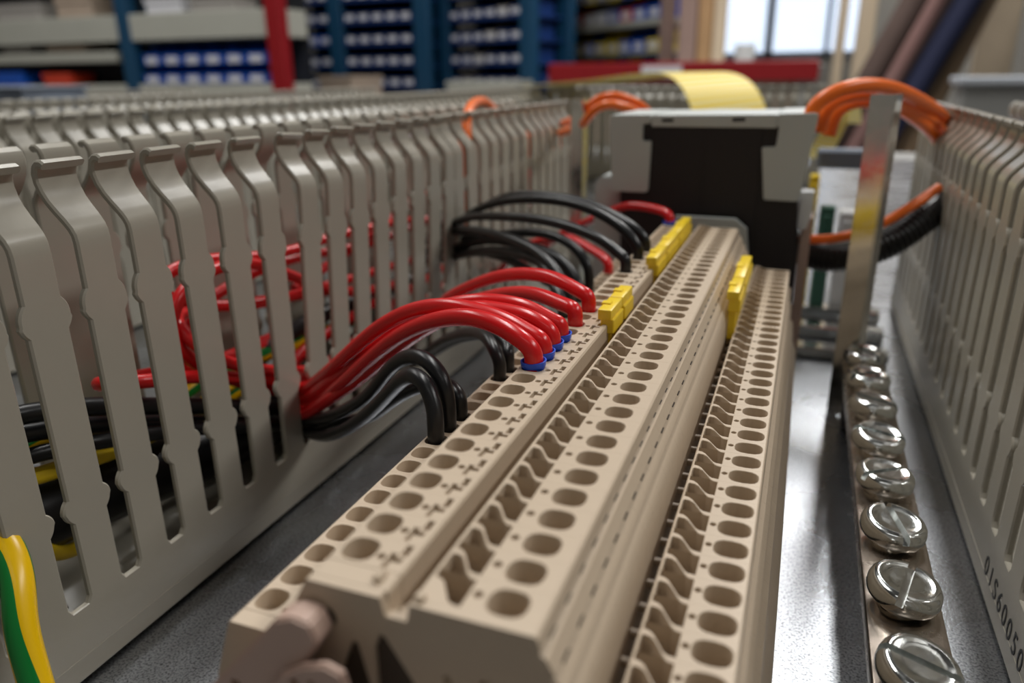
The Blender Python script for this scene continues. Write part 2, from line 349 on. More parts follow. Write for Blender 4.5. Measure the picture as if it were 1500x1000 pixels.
def duct(label, xn, xf, y0, n, pitch=12.5, dir_=1, lean=None, mesh=None, off=0.0, along='y', fixed=0, only=None, group=None, holes=False):
    """duct along y: near wall face at x=xn (facing dir_), far wall face at xf. Fingers start centred at y0."""
    mesh = mesh or FM
    d = thing('wiring_duct', label, 'cable duct', (0, 0, 0), 0, group)
    ya, yb = y0-pitch/2-1, y0+pitch*(n-0.5)+1; sy = pitch/12.5
    lo, hi = min(xn, xf), max(xn, xf)
    for x, s in ((xn, dir_), (xf, -dir_)):
        prof = [(x, 0.3), (x, 15.2), (x-s*1.3, 15.2), (x-s*1.3, 0.3)]
        bm = bmesh.new(); extrude_y(bm, prof, ya, yb); bmesh.ops.bevel(bm, geom=[e for e in bm.edges if abs(e.verts[0].co.y-e.verts[1].co.y) > 1], offset=0.2, segments=1, affect='EDGES')
        # slim raised line near the foot
        box(bm, x-s*0.2, x+s*0.12, ya, yb, 4.6, 5.2)
        obj('side_wall', bm, 'duct', d, 30)
        for i in range(n):
            if only and x == xn and i in only: continue
            o = link('finger', mesh, d, (x*S, (y0+pitch*i)*S, 15*S)); o.scale = (s, sy, 1)
            if lean and s == dir_ and i in lean: o.rotation_euler = (-lean[i]/85.0, 0, 0)
            elif x == xn: o.rotation_euler = (random.uniform(-.003, .003), random.uniform(-.004, .004), 0)
    bm = bmesh.new(); top_plate(bm, lo+1.4, hi-1.4, ya, yb, 1.6, [(oval((lo+hi)/2, ya+20+25*k, 2.2, 5, 12, 2.4), 1.2) for k in range(int((yb-ya-20)/25))] if holes else [])
    box(bm, lo+1.4, hi-1.4, ya, yb, 0.3, 0.39)
    obj('duct_floor', bm, 'duct', d, 30)
    return d
# left duct beside the terminal blocks: fingers 6.. lean a little like in a used duct
base0 = 89.1-12.5*5
hook_y = [101.9, 113.9, 126.4, 139.2, 153.0, 172.8, 188.7, 199.9, 216.7, 228.7, 241.4, 256.5, 276.9]
lean = {}
for k, hy in enumerate(hook_y):
    i = 6+k; lean[i] = hy-(base0+12.5*i)
lean = {i: max(-6.5, min(6.5, v)) for i, v in lean.items()}
duct('grey slotted wiring duct left of the terminal blocks, nearest to them', -122, -165, base0, 32, 12.5, 1, lean, holes=True)
duct('grey slotted wiring duct, second one out to the left', -292, -332, 60, 66, 12.5, 1, mesh=FMfar)
duct('grey slotted wiring duct, third one out to the left', -520, -560, 100, 64, 12.5, 1, mesh=FMfar)
duct('grey slotted wiring duct farthest out on the left', -840, -880, 160, 62, 12.5, 1, mesh=FMfar)
duct('grey slotted wiring duct along the right side beyond the screws', 48, 90, 145.7-13.2*6+6.6, 26, 13.2, -1, holes=True)
# duct crossing far behind
cd = duct('grey slotted wiring duct crossing behind the relay device', 0, 60, 0, 1, 12.5, -1) if False else None
cr = thing('wiring_duct', 'grey slotted wiring duct running crosswise far behind the relay device', 'cable duct', (-0.29, 0.86, 0), 0)
for yy, s in ((0, -1), (42, 1)):
    obj('side_wall', bx(0, 305, min(yy, yy-s*1.3), max(yy, yy-s*1.3), 0.3, 15.2, bev=0.2), 'duct', cr, 30)
    for i in range(24):
        o = link('finger', FMfar, cr, ((10+12.5*i)*S, yy*S, 15*S), (0, 0, s*PI/2))
obj('duct_floor', bx(0, 305, 1.4, 40.6, 0.3, 1.6), 'duct', cr, 30)
# part number moulded in the right duct wall
fc = bpy.data.curves.new('duct_lettering', 'FONT'); fc.body = '01S60050'; fc.size = 0.0066; fc.extrude = 0.00005; fc.space_character = 1.35
fo = bpy.data.objects.new('tmp', fc); C.objects.link(fo)
bpy.context.view_layer.update()
fm = bpy.data.meshes.new_from_object(fo.evaluated_get(bpy.context.evaluated_depsgraph_get())); bpy.data.objects.remove(fo)
fm.materials.clear(); fm.materials.append(M['print_'])
rd = [o for o in C.objects if o.name.startswith('wiring_duct') and 'right side' in o.get('label', '')][0]
lt = link('moulded_lettering', fm, rd, (47.93*S, 172.5*S, 4.9*S), (PI/2, 0, -PI/2)); lt['label'] = 'dark moulded number reading 01S60050'

# ---------------------------------------------------------------- terminal blocks on their rail
rail = obj('mounting_rail', (lambda b: (extrude_y(b, [(-47.5, 6.5), (-47.5, 7.5), (-42.5, 7.5), (-42.5, 1.0), (-17.5, 1.0), (-17.5, 7.5), (-12.5, 7.5), (-12.5, 6.5), (-16.5, 6.5), (-16.5, 0.1), (-43.5, 0.1), (-43.5, 6.5)], 30, 300), b)[1])(bmesh.new()), 'steel', None, 30)
tag(rail, 'steel hat rail under the row of beige terminal blocks', 'rail')
W = 5.18
PA = [(-62.5, 9), (-62.5, 41), (-59.4, 49.8), (-59.2, 50), (-50.6, 50), (-50.4, 9)]
PB = [(-50.3, 9), (-50.3, 50), (-43.5, 63.2), (-43.2, 63.5), (-34.6, 63.5), (-34.35, 63.2), (-34.2, 53), (-34.2, 9)]
PC = [(-34.1, 9), (-34.1, 53), (-31.7, 53), (-31.6, 63.2), (-31.35, 63.5), (-18.5, 63.5), (-18.2, 63.3), (-17.8, 61.9), (-18.0, 61.6), (-17.3, 61.2), (-16.4, 59.6), (-16.7, 59.2), (-16.0, 58.7), (-15.4, 57.6),
      (-15.6, 57.2), (-14.9, 56.6), (-14.2, 55.0), (-14.0, 53.0), (-14.0, 9)]
PD = [(-13.9, 9), (-13.9, 42), (-12.2, 42), (-12.15, 50.8), (-11.95, 51), (-1.1, 51), (-0.9, 50.8), (-0.7, 46.2), (-1.0, 45.9), (0.1, 45.2), (0.15, 41.0), (-0.2, 40.7), (0.9, 39.8), (1.0, 35.2), (0.6, 34.9), (2.0, 33.6), (2.6, 27), (3.9, 24), (3.9, 9)]
OA, OB, OC, OD = 60.2, 56.9, 53.95, 52.75
ZO = 3.5
def wave(x0, x1):
    L = x1-x0; base = [(0, ZO), (.16, ZO-.1), (.30, ZO-.6), (.66, .45), (.78, .08), (1, 0)]
    lo = [(x, y+.55) for x, y in base]; hi = [(x+(.06 if 0 < x < 1 else 0), y+4.72) for x, y in reversed(base)]
    return [(x0+L*a, b) for a, b in lo+hi[:-1]+[(.04, ZO+4.72), (0, ZO+4.4)]]
def zig(x0, x1, xl, xr, O_):
    L = x1-x0; base = [(xl, ZO), (x0, ZO)]+[(x0+L*a, b) for a, b in ((.16, ZO-.1), (.30, ZO-.6), (.66, .45), (.78, .08), (1, 0))]+[(xr, 0)]
    return [(x, y+O_) for x, y in base]
def zig_plate(bm, x0, x1, xl, xr, O_, z, holes):
    """top plate whose two ends follow the zigzag partition between neighbouring blocks"""
    lo = zig(x0, x1, xl, xr, O_); outer = ring(bm, [(x, y, z) for x, y in lo]+[(x, y+W, z) for x, y in reversed(lo)]); loops = [outer]
    for pts, d in holes:
        g = min(0.16, d*0.2)
        r0 = ring(bm, [(x, y, z) for x, y in inset(pts, g*0.6)]); r1 = ring(bm, [(x, y, z-g*0.4) for x, y in inset(pts, g*0.15)]); r2 = ring(bm, [(x, y, z-g) for x, y in pts]); r3 = ring(bm, [(x, y, z-d) for x, y in pts])
        bridge(bm, r0, r1); bridge(bm, r1, r2); bridge(bm, r2, r3); fill(bm, [r3]); loops.append(r0)
    fill(bm, loops)
def rect(x0, x1, y0, y1): return [(x0, y0), (x1, y0), (x1, y1), (x0, y1)]
def sh(pts, dy): return [(x, y+dy) for x, y in pts]
def block_mesh():
    bm = bmesh.new()
    extrude_y(bm, PA, OA, OA+W, skip=(3,)); top_plate(bm, -59.2, -50.6, OA, OA+W, 50, [(oval(-56.95, OA+2.55, 1.95, 2.0), 14), (oval(-54.0, OA+1.4, .52, .5, 8, 2), 2)])
    extrude_y(bm, PB, OB, OB+W, skip=(3,)); top_plate(bm, -43.2, -34.6, OB, OB+W, 63.5, [(oval(-40.8, OB+2.55, 1.95, 2.0), 15), (oval(-38.0, OB+2.1, .52, .5, 8, 2), 2),
        (sh([(-37.2, .4), (-36.6, .4), (-36.6, 1.7), (-35.5, 1.7), (-35.5, 2.4), (-36.5, 2.4), (-36.5, 3.0), (-37.2, 3.0)], OB), 2.5), (sh(rect(-36.2, -35.4, 2.9, 4.75), OB), 2.5)])
    extrude_y(bm, PC, OC, OC+W, skip=(4,)); zig_plate(bm, -31.0, -26.7, -31.35, -18.5, OC, 63.5, [(sh(wave(-31.0, -26.7), OC), 14), (oval(-25.7, OC+2.8, .52, .5, 8, 2), 2), (oval(-22.4, OC+2.55, 2.1, 1.98), 15)])
    extrude_y(bm, PD, OD, OD+W, skip=(4,)); zig_plate(bm, -11.75, -7.5, -11.95, -1.1, OD, 51, [(sh(wave(-11.75, -7.5), OD), 12), (oval(-6.75, OD+2.8, .46, .46, 8, 2), 2), (oval(-3.75, OD+2.55, 2.3, 1.98), 13)])
    # right flank pockets are separate dark boxes that paint their shade
    return finish(bm, 'terminal_block', 'block', 30)
BM_ = block_mesh()
bm = bmesh.new(); box(bm, -14.2, -12.1, OC+1.6, OC+2.6, 45.6, 46.6, bev=.15); PEG = finish(bm, 'contact_bar', 'block', 0)
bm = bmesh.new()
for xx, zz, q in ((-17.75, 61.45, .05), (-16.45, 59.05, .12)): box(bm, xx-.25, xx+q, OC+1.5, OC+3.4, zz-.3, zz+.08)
MK = finish(bm, 'slot_shade', 'copper', 0)  # solid dark boxes, the shade of small flank pockets put into colour
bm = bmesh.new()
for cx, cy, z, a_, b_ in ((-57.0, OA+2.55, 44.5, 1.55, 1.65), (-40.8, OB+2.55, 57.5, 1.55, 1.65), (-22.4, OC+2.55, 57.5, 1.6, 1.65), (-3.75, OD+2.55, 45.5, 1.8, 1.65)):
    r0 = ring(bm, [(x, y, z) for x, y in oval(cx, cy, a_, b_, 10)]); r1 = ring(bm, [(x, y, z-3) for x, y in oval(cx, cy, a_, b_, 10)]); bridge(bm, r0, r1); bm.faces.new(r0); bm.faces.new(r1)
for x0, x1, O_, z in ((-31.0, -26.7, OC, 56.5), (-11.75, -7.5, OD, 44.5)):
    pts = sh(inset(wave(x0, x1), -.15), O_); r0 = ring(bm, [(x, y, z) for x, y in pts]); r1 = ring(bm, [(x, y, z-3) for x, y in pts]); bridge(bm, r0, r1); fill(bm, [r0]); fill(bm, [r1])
IC = finish(bm, 'shade_plug', 'copper', 0)  # contacts in the holes, coloured dark to paint the shade down there
wires_at = {11: 'with a blue-collared red wire in its upper hole', 12: 'with the second blue-collared red wire', 13: 'with the third blue-collared red wire', 14: 'with the fourth blue-collared red wire'}
NB = 39
for k in range(NB):
    t = link('terminal_block', BM_, None, (0, 5.2*k*S, 0))
    tag(t, f'beige spring terminal block, {nth(k)} counted from the near end of the row', 'terminal block', 'beige terminal blocks on the rail')
    link('contact_bar', PEG, t); link('slot_shade', MK, t); link('shade_plug', IC, t)['label'] = 'metal contacts darkened to paint the shade down in the holes'
# end cover of the row with its open cavities
bm = bmesh.new()
extrude_y(bm, PA[:3]+[(-59.2, 50), (-50.6, 50), (-50.4, 9)], 57.6, 60.1)
extrude_y(bm, PB, 54.0, 56.8)
extrude_y(bm, [(-34.3, 9), (-34.3, 60.6), (-31.8, 60.6), (-31.8, 9)], 54.0, 56.0)
extrude_y(bm, [(-50.3, 9), (-50.3, 50), (-43.5, 63.2), (-43.2, 63.5), (-34.7, 63.5), (-34.2, 61.4), (-31.8, 61.4), (-31.4, 63.5)]+PC[5:], 52.9, 53.95, holes=[(oval(-41.0, 59.4, 1.0, 1.2, 10, 2), .7),
    ([(-40.6, 46), (-40.2, 52.6), (-38.4, 57.2), (-37.7, 57.1), (-36.6, 52), (-36.4, 46)], .7), ([(-35.9, 45), (-35.8, 57.0), (-35.1, 59.0), (-34.4, 58.8), (-30.2, 52.0), (-29.6, 45)], .7), (oval(-23.4, 56.0, .8, .9, 10, 2), .7), (oval(-27.6, 55.4, .6, .7, 10, 2), .5)])
extrude_y(bm, PD, 50.4, 52.65)
box(bm, -36.6, -35.7, 54.6, 56.6, 63.2, 64.3, bev=.3); box(bm, -31.2, -30.2, 53.4, 54.6, 63.2, 64.2, bev=.2)
for x0, x1, xl, O_, z in ((-31.0, -26.7, -31.35, OC, 63.5), (-11.75, -7.5, -11.95, OD, 51)):
    pg = zig(x0, x1, xl, x1, O_)[:-1]; pg = [(xl, O_+.02)]+pg[:0]+[(x1, O_+.02)]+list(reversed(pg))
    pg = [q for i, q in enumerate(pg) if i == 0 or (Vector(q)-Vector(pg[i-1])).length > .15]
    r0 = ring(bm, [(x, y, z) for x, y in pg]); r1 = ring(bm, [(x, y, z-.9) for x, y in pg]); bridge(bm, r0, r1); fill(bm, [r0]); fill(bm, [r1])
ec = obj('end_cover', bm, 'block', None, 30); tag(ec, 'beige end cover closing the near end of the terminal row', 'end cover')
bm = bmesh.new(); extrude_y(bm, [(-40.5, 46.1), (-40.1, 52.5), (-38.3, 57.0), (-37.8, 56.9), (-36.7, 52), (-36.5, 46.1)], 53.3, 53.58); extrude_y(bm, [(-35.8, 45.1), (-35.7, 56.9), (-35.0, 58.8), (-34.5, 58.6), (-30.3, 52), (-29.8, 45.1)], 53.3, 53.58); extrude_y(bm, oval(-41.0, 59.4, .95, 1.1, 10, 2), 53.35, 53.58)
lathe_ = obj('shade_plug', bm, 'copper', ec, 0); lathe_['label'] = 'dark plates painting the shade inside the open cavities'  # dark plates paint deep hollow shade into the shallow cavities
# clamp in front of it
cl = thing('end_clamp', 'pinkish beige end clamp in front of the terminal row, lowest in the picture', 'end clamp')
bm = bmesh.new(); extrude_y(bm, [(-58.5, 9), (-58.5, 40), (-55.6, 48.2), (-45.2, 60.3), (-43.0, 61.3), (-41.0, 60.9), (-40.2, 59.0), (-41.6, 56.4), (-45.5, 51.0), (-50.5, 43), (-51, 9)], 49.6, 52.8, holes=[(oval(-51.6, 49.8, .8, 1.0, 10, 2), 1.2), (oval(-54.0, 45.6, .8, 1.0, 10, 2), 1.2)])
bmesh.ops.bevel(bm, geom=[e for e in bm.edges if len(e.link_faces) == 2 and e.calc_face_angle(0) > 0.5 and e.calc_length() > 2], offset=0.3, segments=2, affect='EDGES'); obj('clamp_arm', bm, 'clamp', cl, 40)
bm = bmesh.new(); extrude_y(bm, [(-47.5, 9), (-47.5, 50), (-44.4, 54.6), (-41.6, 56.6), (-38.8, 57.6), (-36.8, 57.0), (-36.2, 54.6), (-37.6, 51.6), (-38.5, 9)], 48.4, 49.5, holes=[(oval(-42.6, 54.2, .65, .75, 10, 2), 1.2), (oval(-40.5, 54.6, .6, .7, 10, 2), 1.2), ([(-46, 30), (-46, 46), (-42, 50), (-41, 30)], 1.3)])
bmesh.ops.bevel(bm, geom=[e for e in bm.edges if len(e.link_faces) == 2 and e.calc_face_angle(0) > 0.5 and e.calc_length() > 2], offset=0.3, segments=2, affect='EDGES'); obj('clamp_body', bm, 'clamp', cl, 40)
bm = bmesh.new(); box(bm, -37.5, -16.5, 45, 50.2, 7.6, 47, bev=.8); box(bm, -33, -22, 43.6, 45.2, 30, 44, bev=.5); obj('clamp_foot', bm, 'clamp', cl, 30)
# far end stop
es_ = obj('end_stop', (lambda b: (extrude_y(b, [(-44, 8), (-44, 60), (-41, 64.2), (-20.5, 64.2), (-16.5, 61), (-15, 50), (-15, 8)], 264.5-.6+6, 269.8+3), b)[1])(bmesh.new()), 'devgrey', None, 30)
tag(es_, 'light grey end stop at the far end of the terminal row', 'end stop')
# yellow bridges pushed in the grooves
def bridge_mesh(n, w_=2.9):
    bm = bmesh.new(); L = 5.2*n-0.5
    box(bm, -w_/2, w_/2, 0, L, 1.4, 3.6, bev=.3, seg=2); box(bm, -w_/2+.5, w_/2+.45, .5, L-.5, -1.6, 1.5, bev=.2)
    for i in range(n): box(bm, -w_/2+.6, w_/2-.5, 5.2*i+1.4, 5.2*i+3.4, -9, -1.5, bev=.1)
    box(bm, -w_/2-.25, w_/2*.2, L*.40, L*.60, 3.1, 3.95, bev=.15)
    return finish(bm, 'jumper_bridge', 'yellow', 30)
for i, (x, y, z, n, lab) in enumerate(((-34.9, 143.6, 63.2, 2, 'yellow jumper bridge nearest the camera in the middle groove'), (-34.9, 153.9, 63.2, 2, 'yellow jumper bridge just behind the nearest one in the middle groove'),
        (-34.9, 193.0, 63.2, 3, 'yellow jumper bridge, third one back in the middle groove'), (-34.9, 208.7, 63.2, 4, 'yellow jumper bridge, fourth one back in the middle groove'), (-34.9, 229.7, 63.2, 5, 'yellow jumper bridge farthest back in the middle groove'),
        (-12.9, 184.0, 58.2, 3, 'nearer yellow jumper bridge beside the right lower hole row'), (-12.9, 199.8, 58.2, 5, 'farther yellow jumper bridge beside the right lower hole row'))):
    tag(link('jumper_bridge', bridge_mesh(n), None, (x*S, y*S, z*S)), lab, 'jumper', 'yellow jumper bridges')

# ---------------------------------------------------------------- wires
FER = {}
def ferrule(parent, x, y, z):
    bm = bmesh.new(); n = 24
    lathe_pts = [(1.75, -1.2), (2.0, .1), (2.25, .4), (2.35, 1.35), (2.1, 1.4), (1.95, .7), (1.75, .2)]
    rings = []
    for r, zz in lathe_pts: rings.append([bm.verts.new((x+r*math.cos(2*PI*j/n), y+r*.82*math.sin(2*PI*j/n), z+zz+0.12*r*math.sin(2*PI*j/n+.8))) for j in range(n)])
    for a, b in zip(rings, rings[1:]): bridge(bm, a, b)
    bridge(bm, rings[-1], rings[0])
    o = obj('ferrule_collar', bm, 'blue', parent, 50); o['label'] = 'blue ferrule collar'; return o
def wire(pts, r, m, label, inner=None, fer=False, group=None, drop=None, name='wire'):
    P = [tuple(p) for p in pts]
    if drop:
        up = 3.0 if drop[2] > 50 else 3.5; zt = (63.5 if drop[2] > 50 else 50.0)+up
        dx, dy = drop[0]-P[-1][0], drop[1]-P[-1][1]; n = len(P)
        for j, f in ((1, .93), (2, .75), (3, .5), (4, .25)):
            if j < n: q = P[-j]; P[-j] = (q[0]+dx*f, q[1]+dy*f, q[2])
        if P[-1][2] < zt: P[-1] = (P[-1][0], P[-1][1], zt)
        P = P+[(drop[0], drop[1], zt-3.0), drop]
    if inner: P = inner+P
    o = obj(name, tb(P, r, n=16, k=5), m, None, 60); tag(o, label, 'wire', group)
    if fer: ferrule(o, drop[0], drop[1], 63.5)
    return o
RW = 'red wires from the left duct to the terminal row'; BWG = 'black wires from the left duct to the terminal row'
R1 = [(-121.0, 157.8, 26.0), (-114.5, 154.4, 30.2), (-101.4, 145.8, 40.3), (-87.7, 138.5, 51.8), (-76.0, 132.3, 60.6), (-65.5, 126.8, 66.4), (-55.7, 121.5, 69.7), (-49.2, 118.1, 69.8), (-43.9, 115.3, 68.4), (-41.6, 114.4, 66.2)]
R2 = [(-121.5, 158.2, 31.5), (-115.0, 155.0, 36.0), (-100.5, 145.5, 47.0), (-86.6, 139.5, 58.2), (-74.7, 134.4, 65.3), (-63.9, 129.8, 68.8), (-55.4, 126.1, 69.4), (-48.6, 123.2, 68.8), (-43.9, 121.2, 67.4), (-41.6, 120.2, 65.8)]
R3 = [(-121.5, 157.4, 24.0), (-111.3, 150.2, 31.6), (-96.9, 145.1, 41.8), (-81.7, 139.7, 54.3), (-68.7, 135.0, 63.5), (-59.3, 131.7, 68.1), (-51.9, 129.1, 68.8), (-45.5, 126.8, 68.5), (-41.8, 125.5, 66.3)]
R4 = [(-121.5, 158.4, 28.6), (-112.1, 152.4, 35.3), (-98.4, 147.5, 45.5), (-85.0, 143.2, 55.9), (-72.3, 139.4, 64.2), (-60.6, 135.9, 68.3), (-53.4, 133.7, 69.2), (-48.3, 132.2, 68.9), (-43.2, 130.7, 67.1), (-41.6, 130.1, 65.8)]
R5 = [(-121.5, 219.9, 29.0), (-95.3, 192.2, 47.5), (-75.0, 172.5, 57.4), (-62.7, 160.5, 63.2), (-52.4, 150.5, 66.3), (-44.7, 143.0, 66.6), (-41.5, 139.9, 65.6)]
R6 = [(-121.5, 220.2, 25.5), (-98.6, 197.9, 47.3), (-85.3, 186.7, 55.7), (-71.2, 174.7, 63.1), (-60.4, 165.5, 66.8), (-50.9, 157.4, 68.3), (-43.8, 151.4, 67.3), (-41.3, 149.4, 66.0)]
R8 = [(-108.0, 313.3, 34), (-101.3, 306.4, 42.6), (-81.8, 290.9, 55.1), (-67.1, 279.3, 63.0), (-60, 272, 67.1), (-48.2, 263.5, 67.8), (-43.4, 259.6, 66.2)]
K1 = [(-121.5, 157.6, 22.0), (-109.0, 147.6, 29.3), (-97.3, 138.9, 36.5), (-83.6, 130.9, 46.4), (-75.0, 125.9, 55.8), (-67.8, 121.6, 60.6), (-62.3, 118.2, 61.4), (-58.6, 116.0, 59.3), (-57.2, 115.0, 55.6)]
K2 = [(-121.5, 157.2, 18.4), (-108.0, 145.6, 25.0), (-92.0, 133.4, 35.6), (-79.0, 125.0, 46.4), (-69.4, 118.8, 55.8), (-64.1, 115.2, 59.6), (-60.0, 112.6, 59.3), (-57.6, 111.0, 56.2), (-56.8, 109.9, 53.4)]
K3 = [(-121.5, 158.4, 18.2), (-106.6, 147.8, 28.5), (-90.6, 139.4, 35.5), (-78.5, 132.8, 45.4), (-70.0, 128.2, 51.3), (-64.2, 125.6, 53.8), (-60.3, 123.2, 54.8), (-57.6, 121.0, 53.7)]
K4 = [(-121.5, 220.4, 18.0), (-90.2, 181.2, 41.7), (-70.6, 157.7, 53.5), (-62.0, 146.1, 56.9), (-58.6, 142.0, 55.8), (-57.0, 140.8, 53.7)]
K5 = [(-121.5, 221.0, 15.8), (-91.6, 188.4, 38.6), (-71.5, 164.7, 50.7), (-62.1, 153.0, 54.9), (-58.4, 149.6, 54.6), (-57.0, 146.6, 53.0)]
J3 = [(-121.0, 257.0, 56.7), (-100.6, 235.2, 61.7), (-79.8, 214.5, 63.5), (-69.1, 203.9, 62.5), (-62.5, 197.4, 58.9), (-58.6, 193.4, 54.5)]
J4 = [(-121.0, 264.4, 52.0), (-93.1, 241.7, 60.2), (-79.2, 230.4, 63.4), (-68.6, 221.8, 63.8), (-60.8, 215.4, 61.2), (-57.1, 212.4, 56.5)]
J5 = [(-121.0, 258.2, 50.0), (-99.3, 239.7, 58.3), (-79.1, 222.7, 60.3), (-67.5, 212.9, 60.6), (-61.2, 207.5, 57.9), (-57.2, 203.6, 54.2)]
J6 = [(-121.0, 256.8, 47.0), (-96.0, 231.6, 56.4), (-76.7, 212.3, 59.9), (-68.9, 204.4, 59.7), (-62.2, 192.7, 56.9), (-58.3, 187.8, 53.5)]
J1 = [(-121.0, 265.0, 59.4), (-115.0, 260.1, 63.7), (-98.4, 246.5, 70.3), (-79.4, 230.8, 74.4), (-63.4, 217.8, 75.4), (-52.7, 209.0, 73.6), (-45.5, 203.0, 70.5), (-41.8, 200.6, 66.4)]
J1b = [(-121.0, 273.8, 60.8), (-100.2, 256.6, 70.8), (-79.2, 239.8, 74.1), (-64.1, 227.9, 74.5), (-53.2, 219.1, 72.5), (-45.6, 213.2, 69.7), (-41.9, 211.3, 66.2)]
J2 = [(-121.0, 257.4, 59.8), (-113.0, 250.5, 63.3), (-92.4, 231.1, 68.0), (-74.1, 215.4, 70.8), (-58.8, 202.4, 71.3), (-48.7, 193.7, 70.1), (-43.4, 189.8, 67.6), (-41.4, 187.8, 65.4)]
def inn(p, x1, y1, z1, y2): return [(x1-4, y2, z1+2), (x1, y1, z1), (p[0]-7, p[1]+3, p[2]-2)]
D1 = lambda k: (-41.0, OB+2.55+5.2*k, 57.5)
DA = lambda k: (-56.6, OA+2.55+5.2*k, 45)
wire(R1, 1.7, 'red', 'red wire with blue collar ending nearest the camera', inn(R1[0], -140, 185, 22, 230), True, RW, (-40.8, 116.65, 57.5))
wire(R2, 1.7, 'red', 'red wire with blue collar, second from the camera', inn(R2[0], -142, 178, 30, 240), True, RW, (-40.8, 121.85, 57.5))
wire(R3, 1.7, 'red', 'red wire with blue collar, third from the camera', inn(R3[0], -137, 190, 18, 235), True, RW, (-40.8, 127.05, 57.5))
wire(R4, 1.7, 'red', 'red wire with blue collar, fourth and farthest of the collared bunch', inn(R4[0], -146, 182, 26, 225), True, RW, (-40.8, 132.25, 57.5))
wire(R5, 1.6, 'red', 'red wire without collar, lower and nearer of the two plain ones', inn(R5[0], -144, 240, 28, 300), False, RW, (-40.8, 142.65, 57.5))
wire(R6, 1.6, 'red', 'red wire without collar arching highest above the others', inn(R6[0], -138, 245, 24, 290), False, RW, (-40.8, 153.05, 57.5))
wire(R8, 1.5, 'red', 'red wire entering the far end of the row before the relay device', [(-128, 330, 28)], True, None, (-40.8, 257.05, 57.5))
wire([(-121, 300, 30), (-108, 285, 44), (-92, 272, 52), (-78, 262, 56), (-68, 252, 55), (-60, 243, 50)], 1.5, 'red', 'red wire passing behind the far black wires', [(-140, 320, 26)], False, None, (-57, 238, 44))
wire(K1, 1.55, 'black', 'black wire arching highest of the near bunch under the red wires', inn(K1[0], -140, 175, 16, 230), False, BWG, (-57.0, 114.75, 44))
wire(K2, 1.55, 'black', 'black wire ending nearest the camera in the lower hole row', inn(K2[0], -137, 172, 12, 225), False, BWG, (-57.0, 109.55, 44))
wire(K3, 1.5, 'black', 'black wire, third of the near bunch, mostly behind the others', inn(K3[0], -145, 175, 12, 235), False, BWG, (-57.0, 119.95, 44))
wire(K4, 1.4, 'black', 'black wire under the red arch, nearer of the two short ones', inn(K4[0], -140, 240, 14, 290), False, BWG, (-57.0, 140.75, 44))
wire(K5, 1.4, 'black', 'black wire under the red arch, farther of the two short ones', inn(K5[0], -144, 245, 12, 295), False, BWG, (-57.0, 145.95, 44))
wire(J2, 1.45, 'black', 'black wire in front of the high far arch, ending nearest on the upper row', inn(J2[0], -136, 262, 52, 300), False, BWG, (-40.8, 189.45, 57.5))
wire(J1, 1.5, 'black', 'black wire forming the high far arch, second on the upper row', inn(J1[0], -138, 278, 54, 310), False, BWG, (-40.8, 205.05, 57.5))
wire(J1b, 1.5, 'black', 'black wire forming the high far arch, farthest on the upper row', inn(J1b[0], -134, 288, 56, 315), False, BWG, (-40.8, 215.45, 57.5))
wire(J3, 1.6, 'black', 'black wire in the low far bunch, nearest the camera but one', inn(J3[0], -140, 268, 48, 310), False, BWG, (-57.0, 192.75, 44))
wire(J6, 1.6, 'black', 'black wire in the low far bunch, nearest the camera', inn(J6[0], -142, 264, 42, 305), False, BWG, (-57.0, 187.55, 44))
wire(J5, 1.6, 'black', 'black wire in the low far bunch, third from the camera', inn(J5[0], -144, 272, 40, 315), False, BWG, (-57.0, 203.15, 44))
wire(J4, 1.5, 'black', 'black wire in the low far bunch, farthest from the camera', inn(J4[0], -138, 276, 44, 320), False, BWG, (-57.0, 213.55, 44))
for q, (a, lab) in enumerate((([(-121, 262, 55.5), (-104, 246, 59), (-88, 232, 60.5), (-74, 219, 58.5), (-63, 209, 53)], 'black wire tucked inside the low far bunch'),
                              ([(-121, 258, 47), (-104, 242, 53), (-88, 226, 55), (-73, 211, 54), (-62, 200, 49.5)], 'black wire at the underside of the low far bunch'))):
    wire(a, 1.5, 'black', lab, inn(a[0], -140-q*3, 275, 40, 318), False, BWG, (-57.2, a[-1][1]-4, 42))
# wires lying in the left duct
def inside(pts, r, m, lab, g='wires lying inside the left duct', name='wire'):
    tag(obj(name, tb(pts, r, n=12, k=5), m, None, 60), lab, 'wire', g)
inside([(-145, 300, 50), (-145, 270, 57), (-144, 244, 60), (-146, 208, 61.6), (-144, 190, 62), (-146, 174, 63), (-147, 158, 66), (-148, 143, 66), (-149, 140, 62), (-147, 146, 57), (-145, 165, 51), (-145, 191, 47.5), (-146, 232, 44), (-146, 280, 40)], 1.6, 'red', 'red wire looping back in the duct, uppermost')
inside([(-136, 190, 14), (-136, 174, 20.6), (-136, 162, 27.6), (-136, 146, 37), (-137, 133, 48), (-138, 131, 56), (-138, 136, 63), (-139, 148, 66), (-140, 165, 64), (-142, 190, 52), (-144, 220, 40), (-146, 260, 34)], 1.7, 'red', 'red wire making a tight loop behind the fifth and sixth fingers')
inside([(-134, 192, 18), (-133, 171, 26.7), (-133, 153, 34.5), (-133, 134, 42.9), (-134, 120, 47), (-140, 113, 48), (-147, 116, 46), (-150, 130, 42), (-151, 160, 36), (-152, 200, 30)], 1.7, 'red', 'red wire turning back farthest to the left')
inside([(-132, 190, 22), (-131, 170, 31), (-130, 152, 38), (-131, 138, 46), (-134, 133, 52), (-141, 136, 56), (-148, 150, 54), (-151, 178, 48), (-153, 220, 40)], 1.6, 'red', 'red wire just behind the fingers above the black cables')
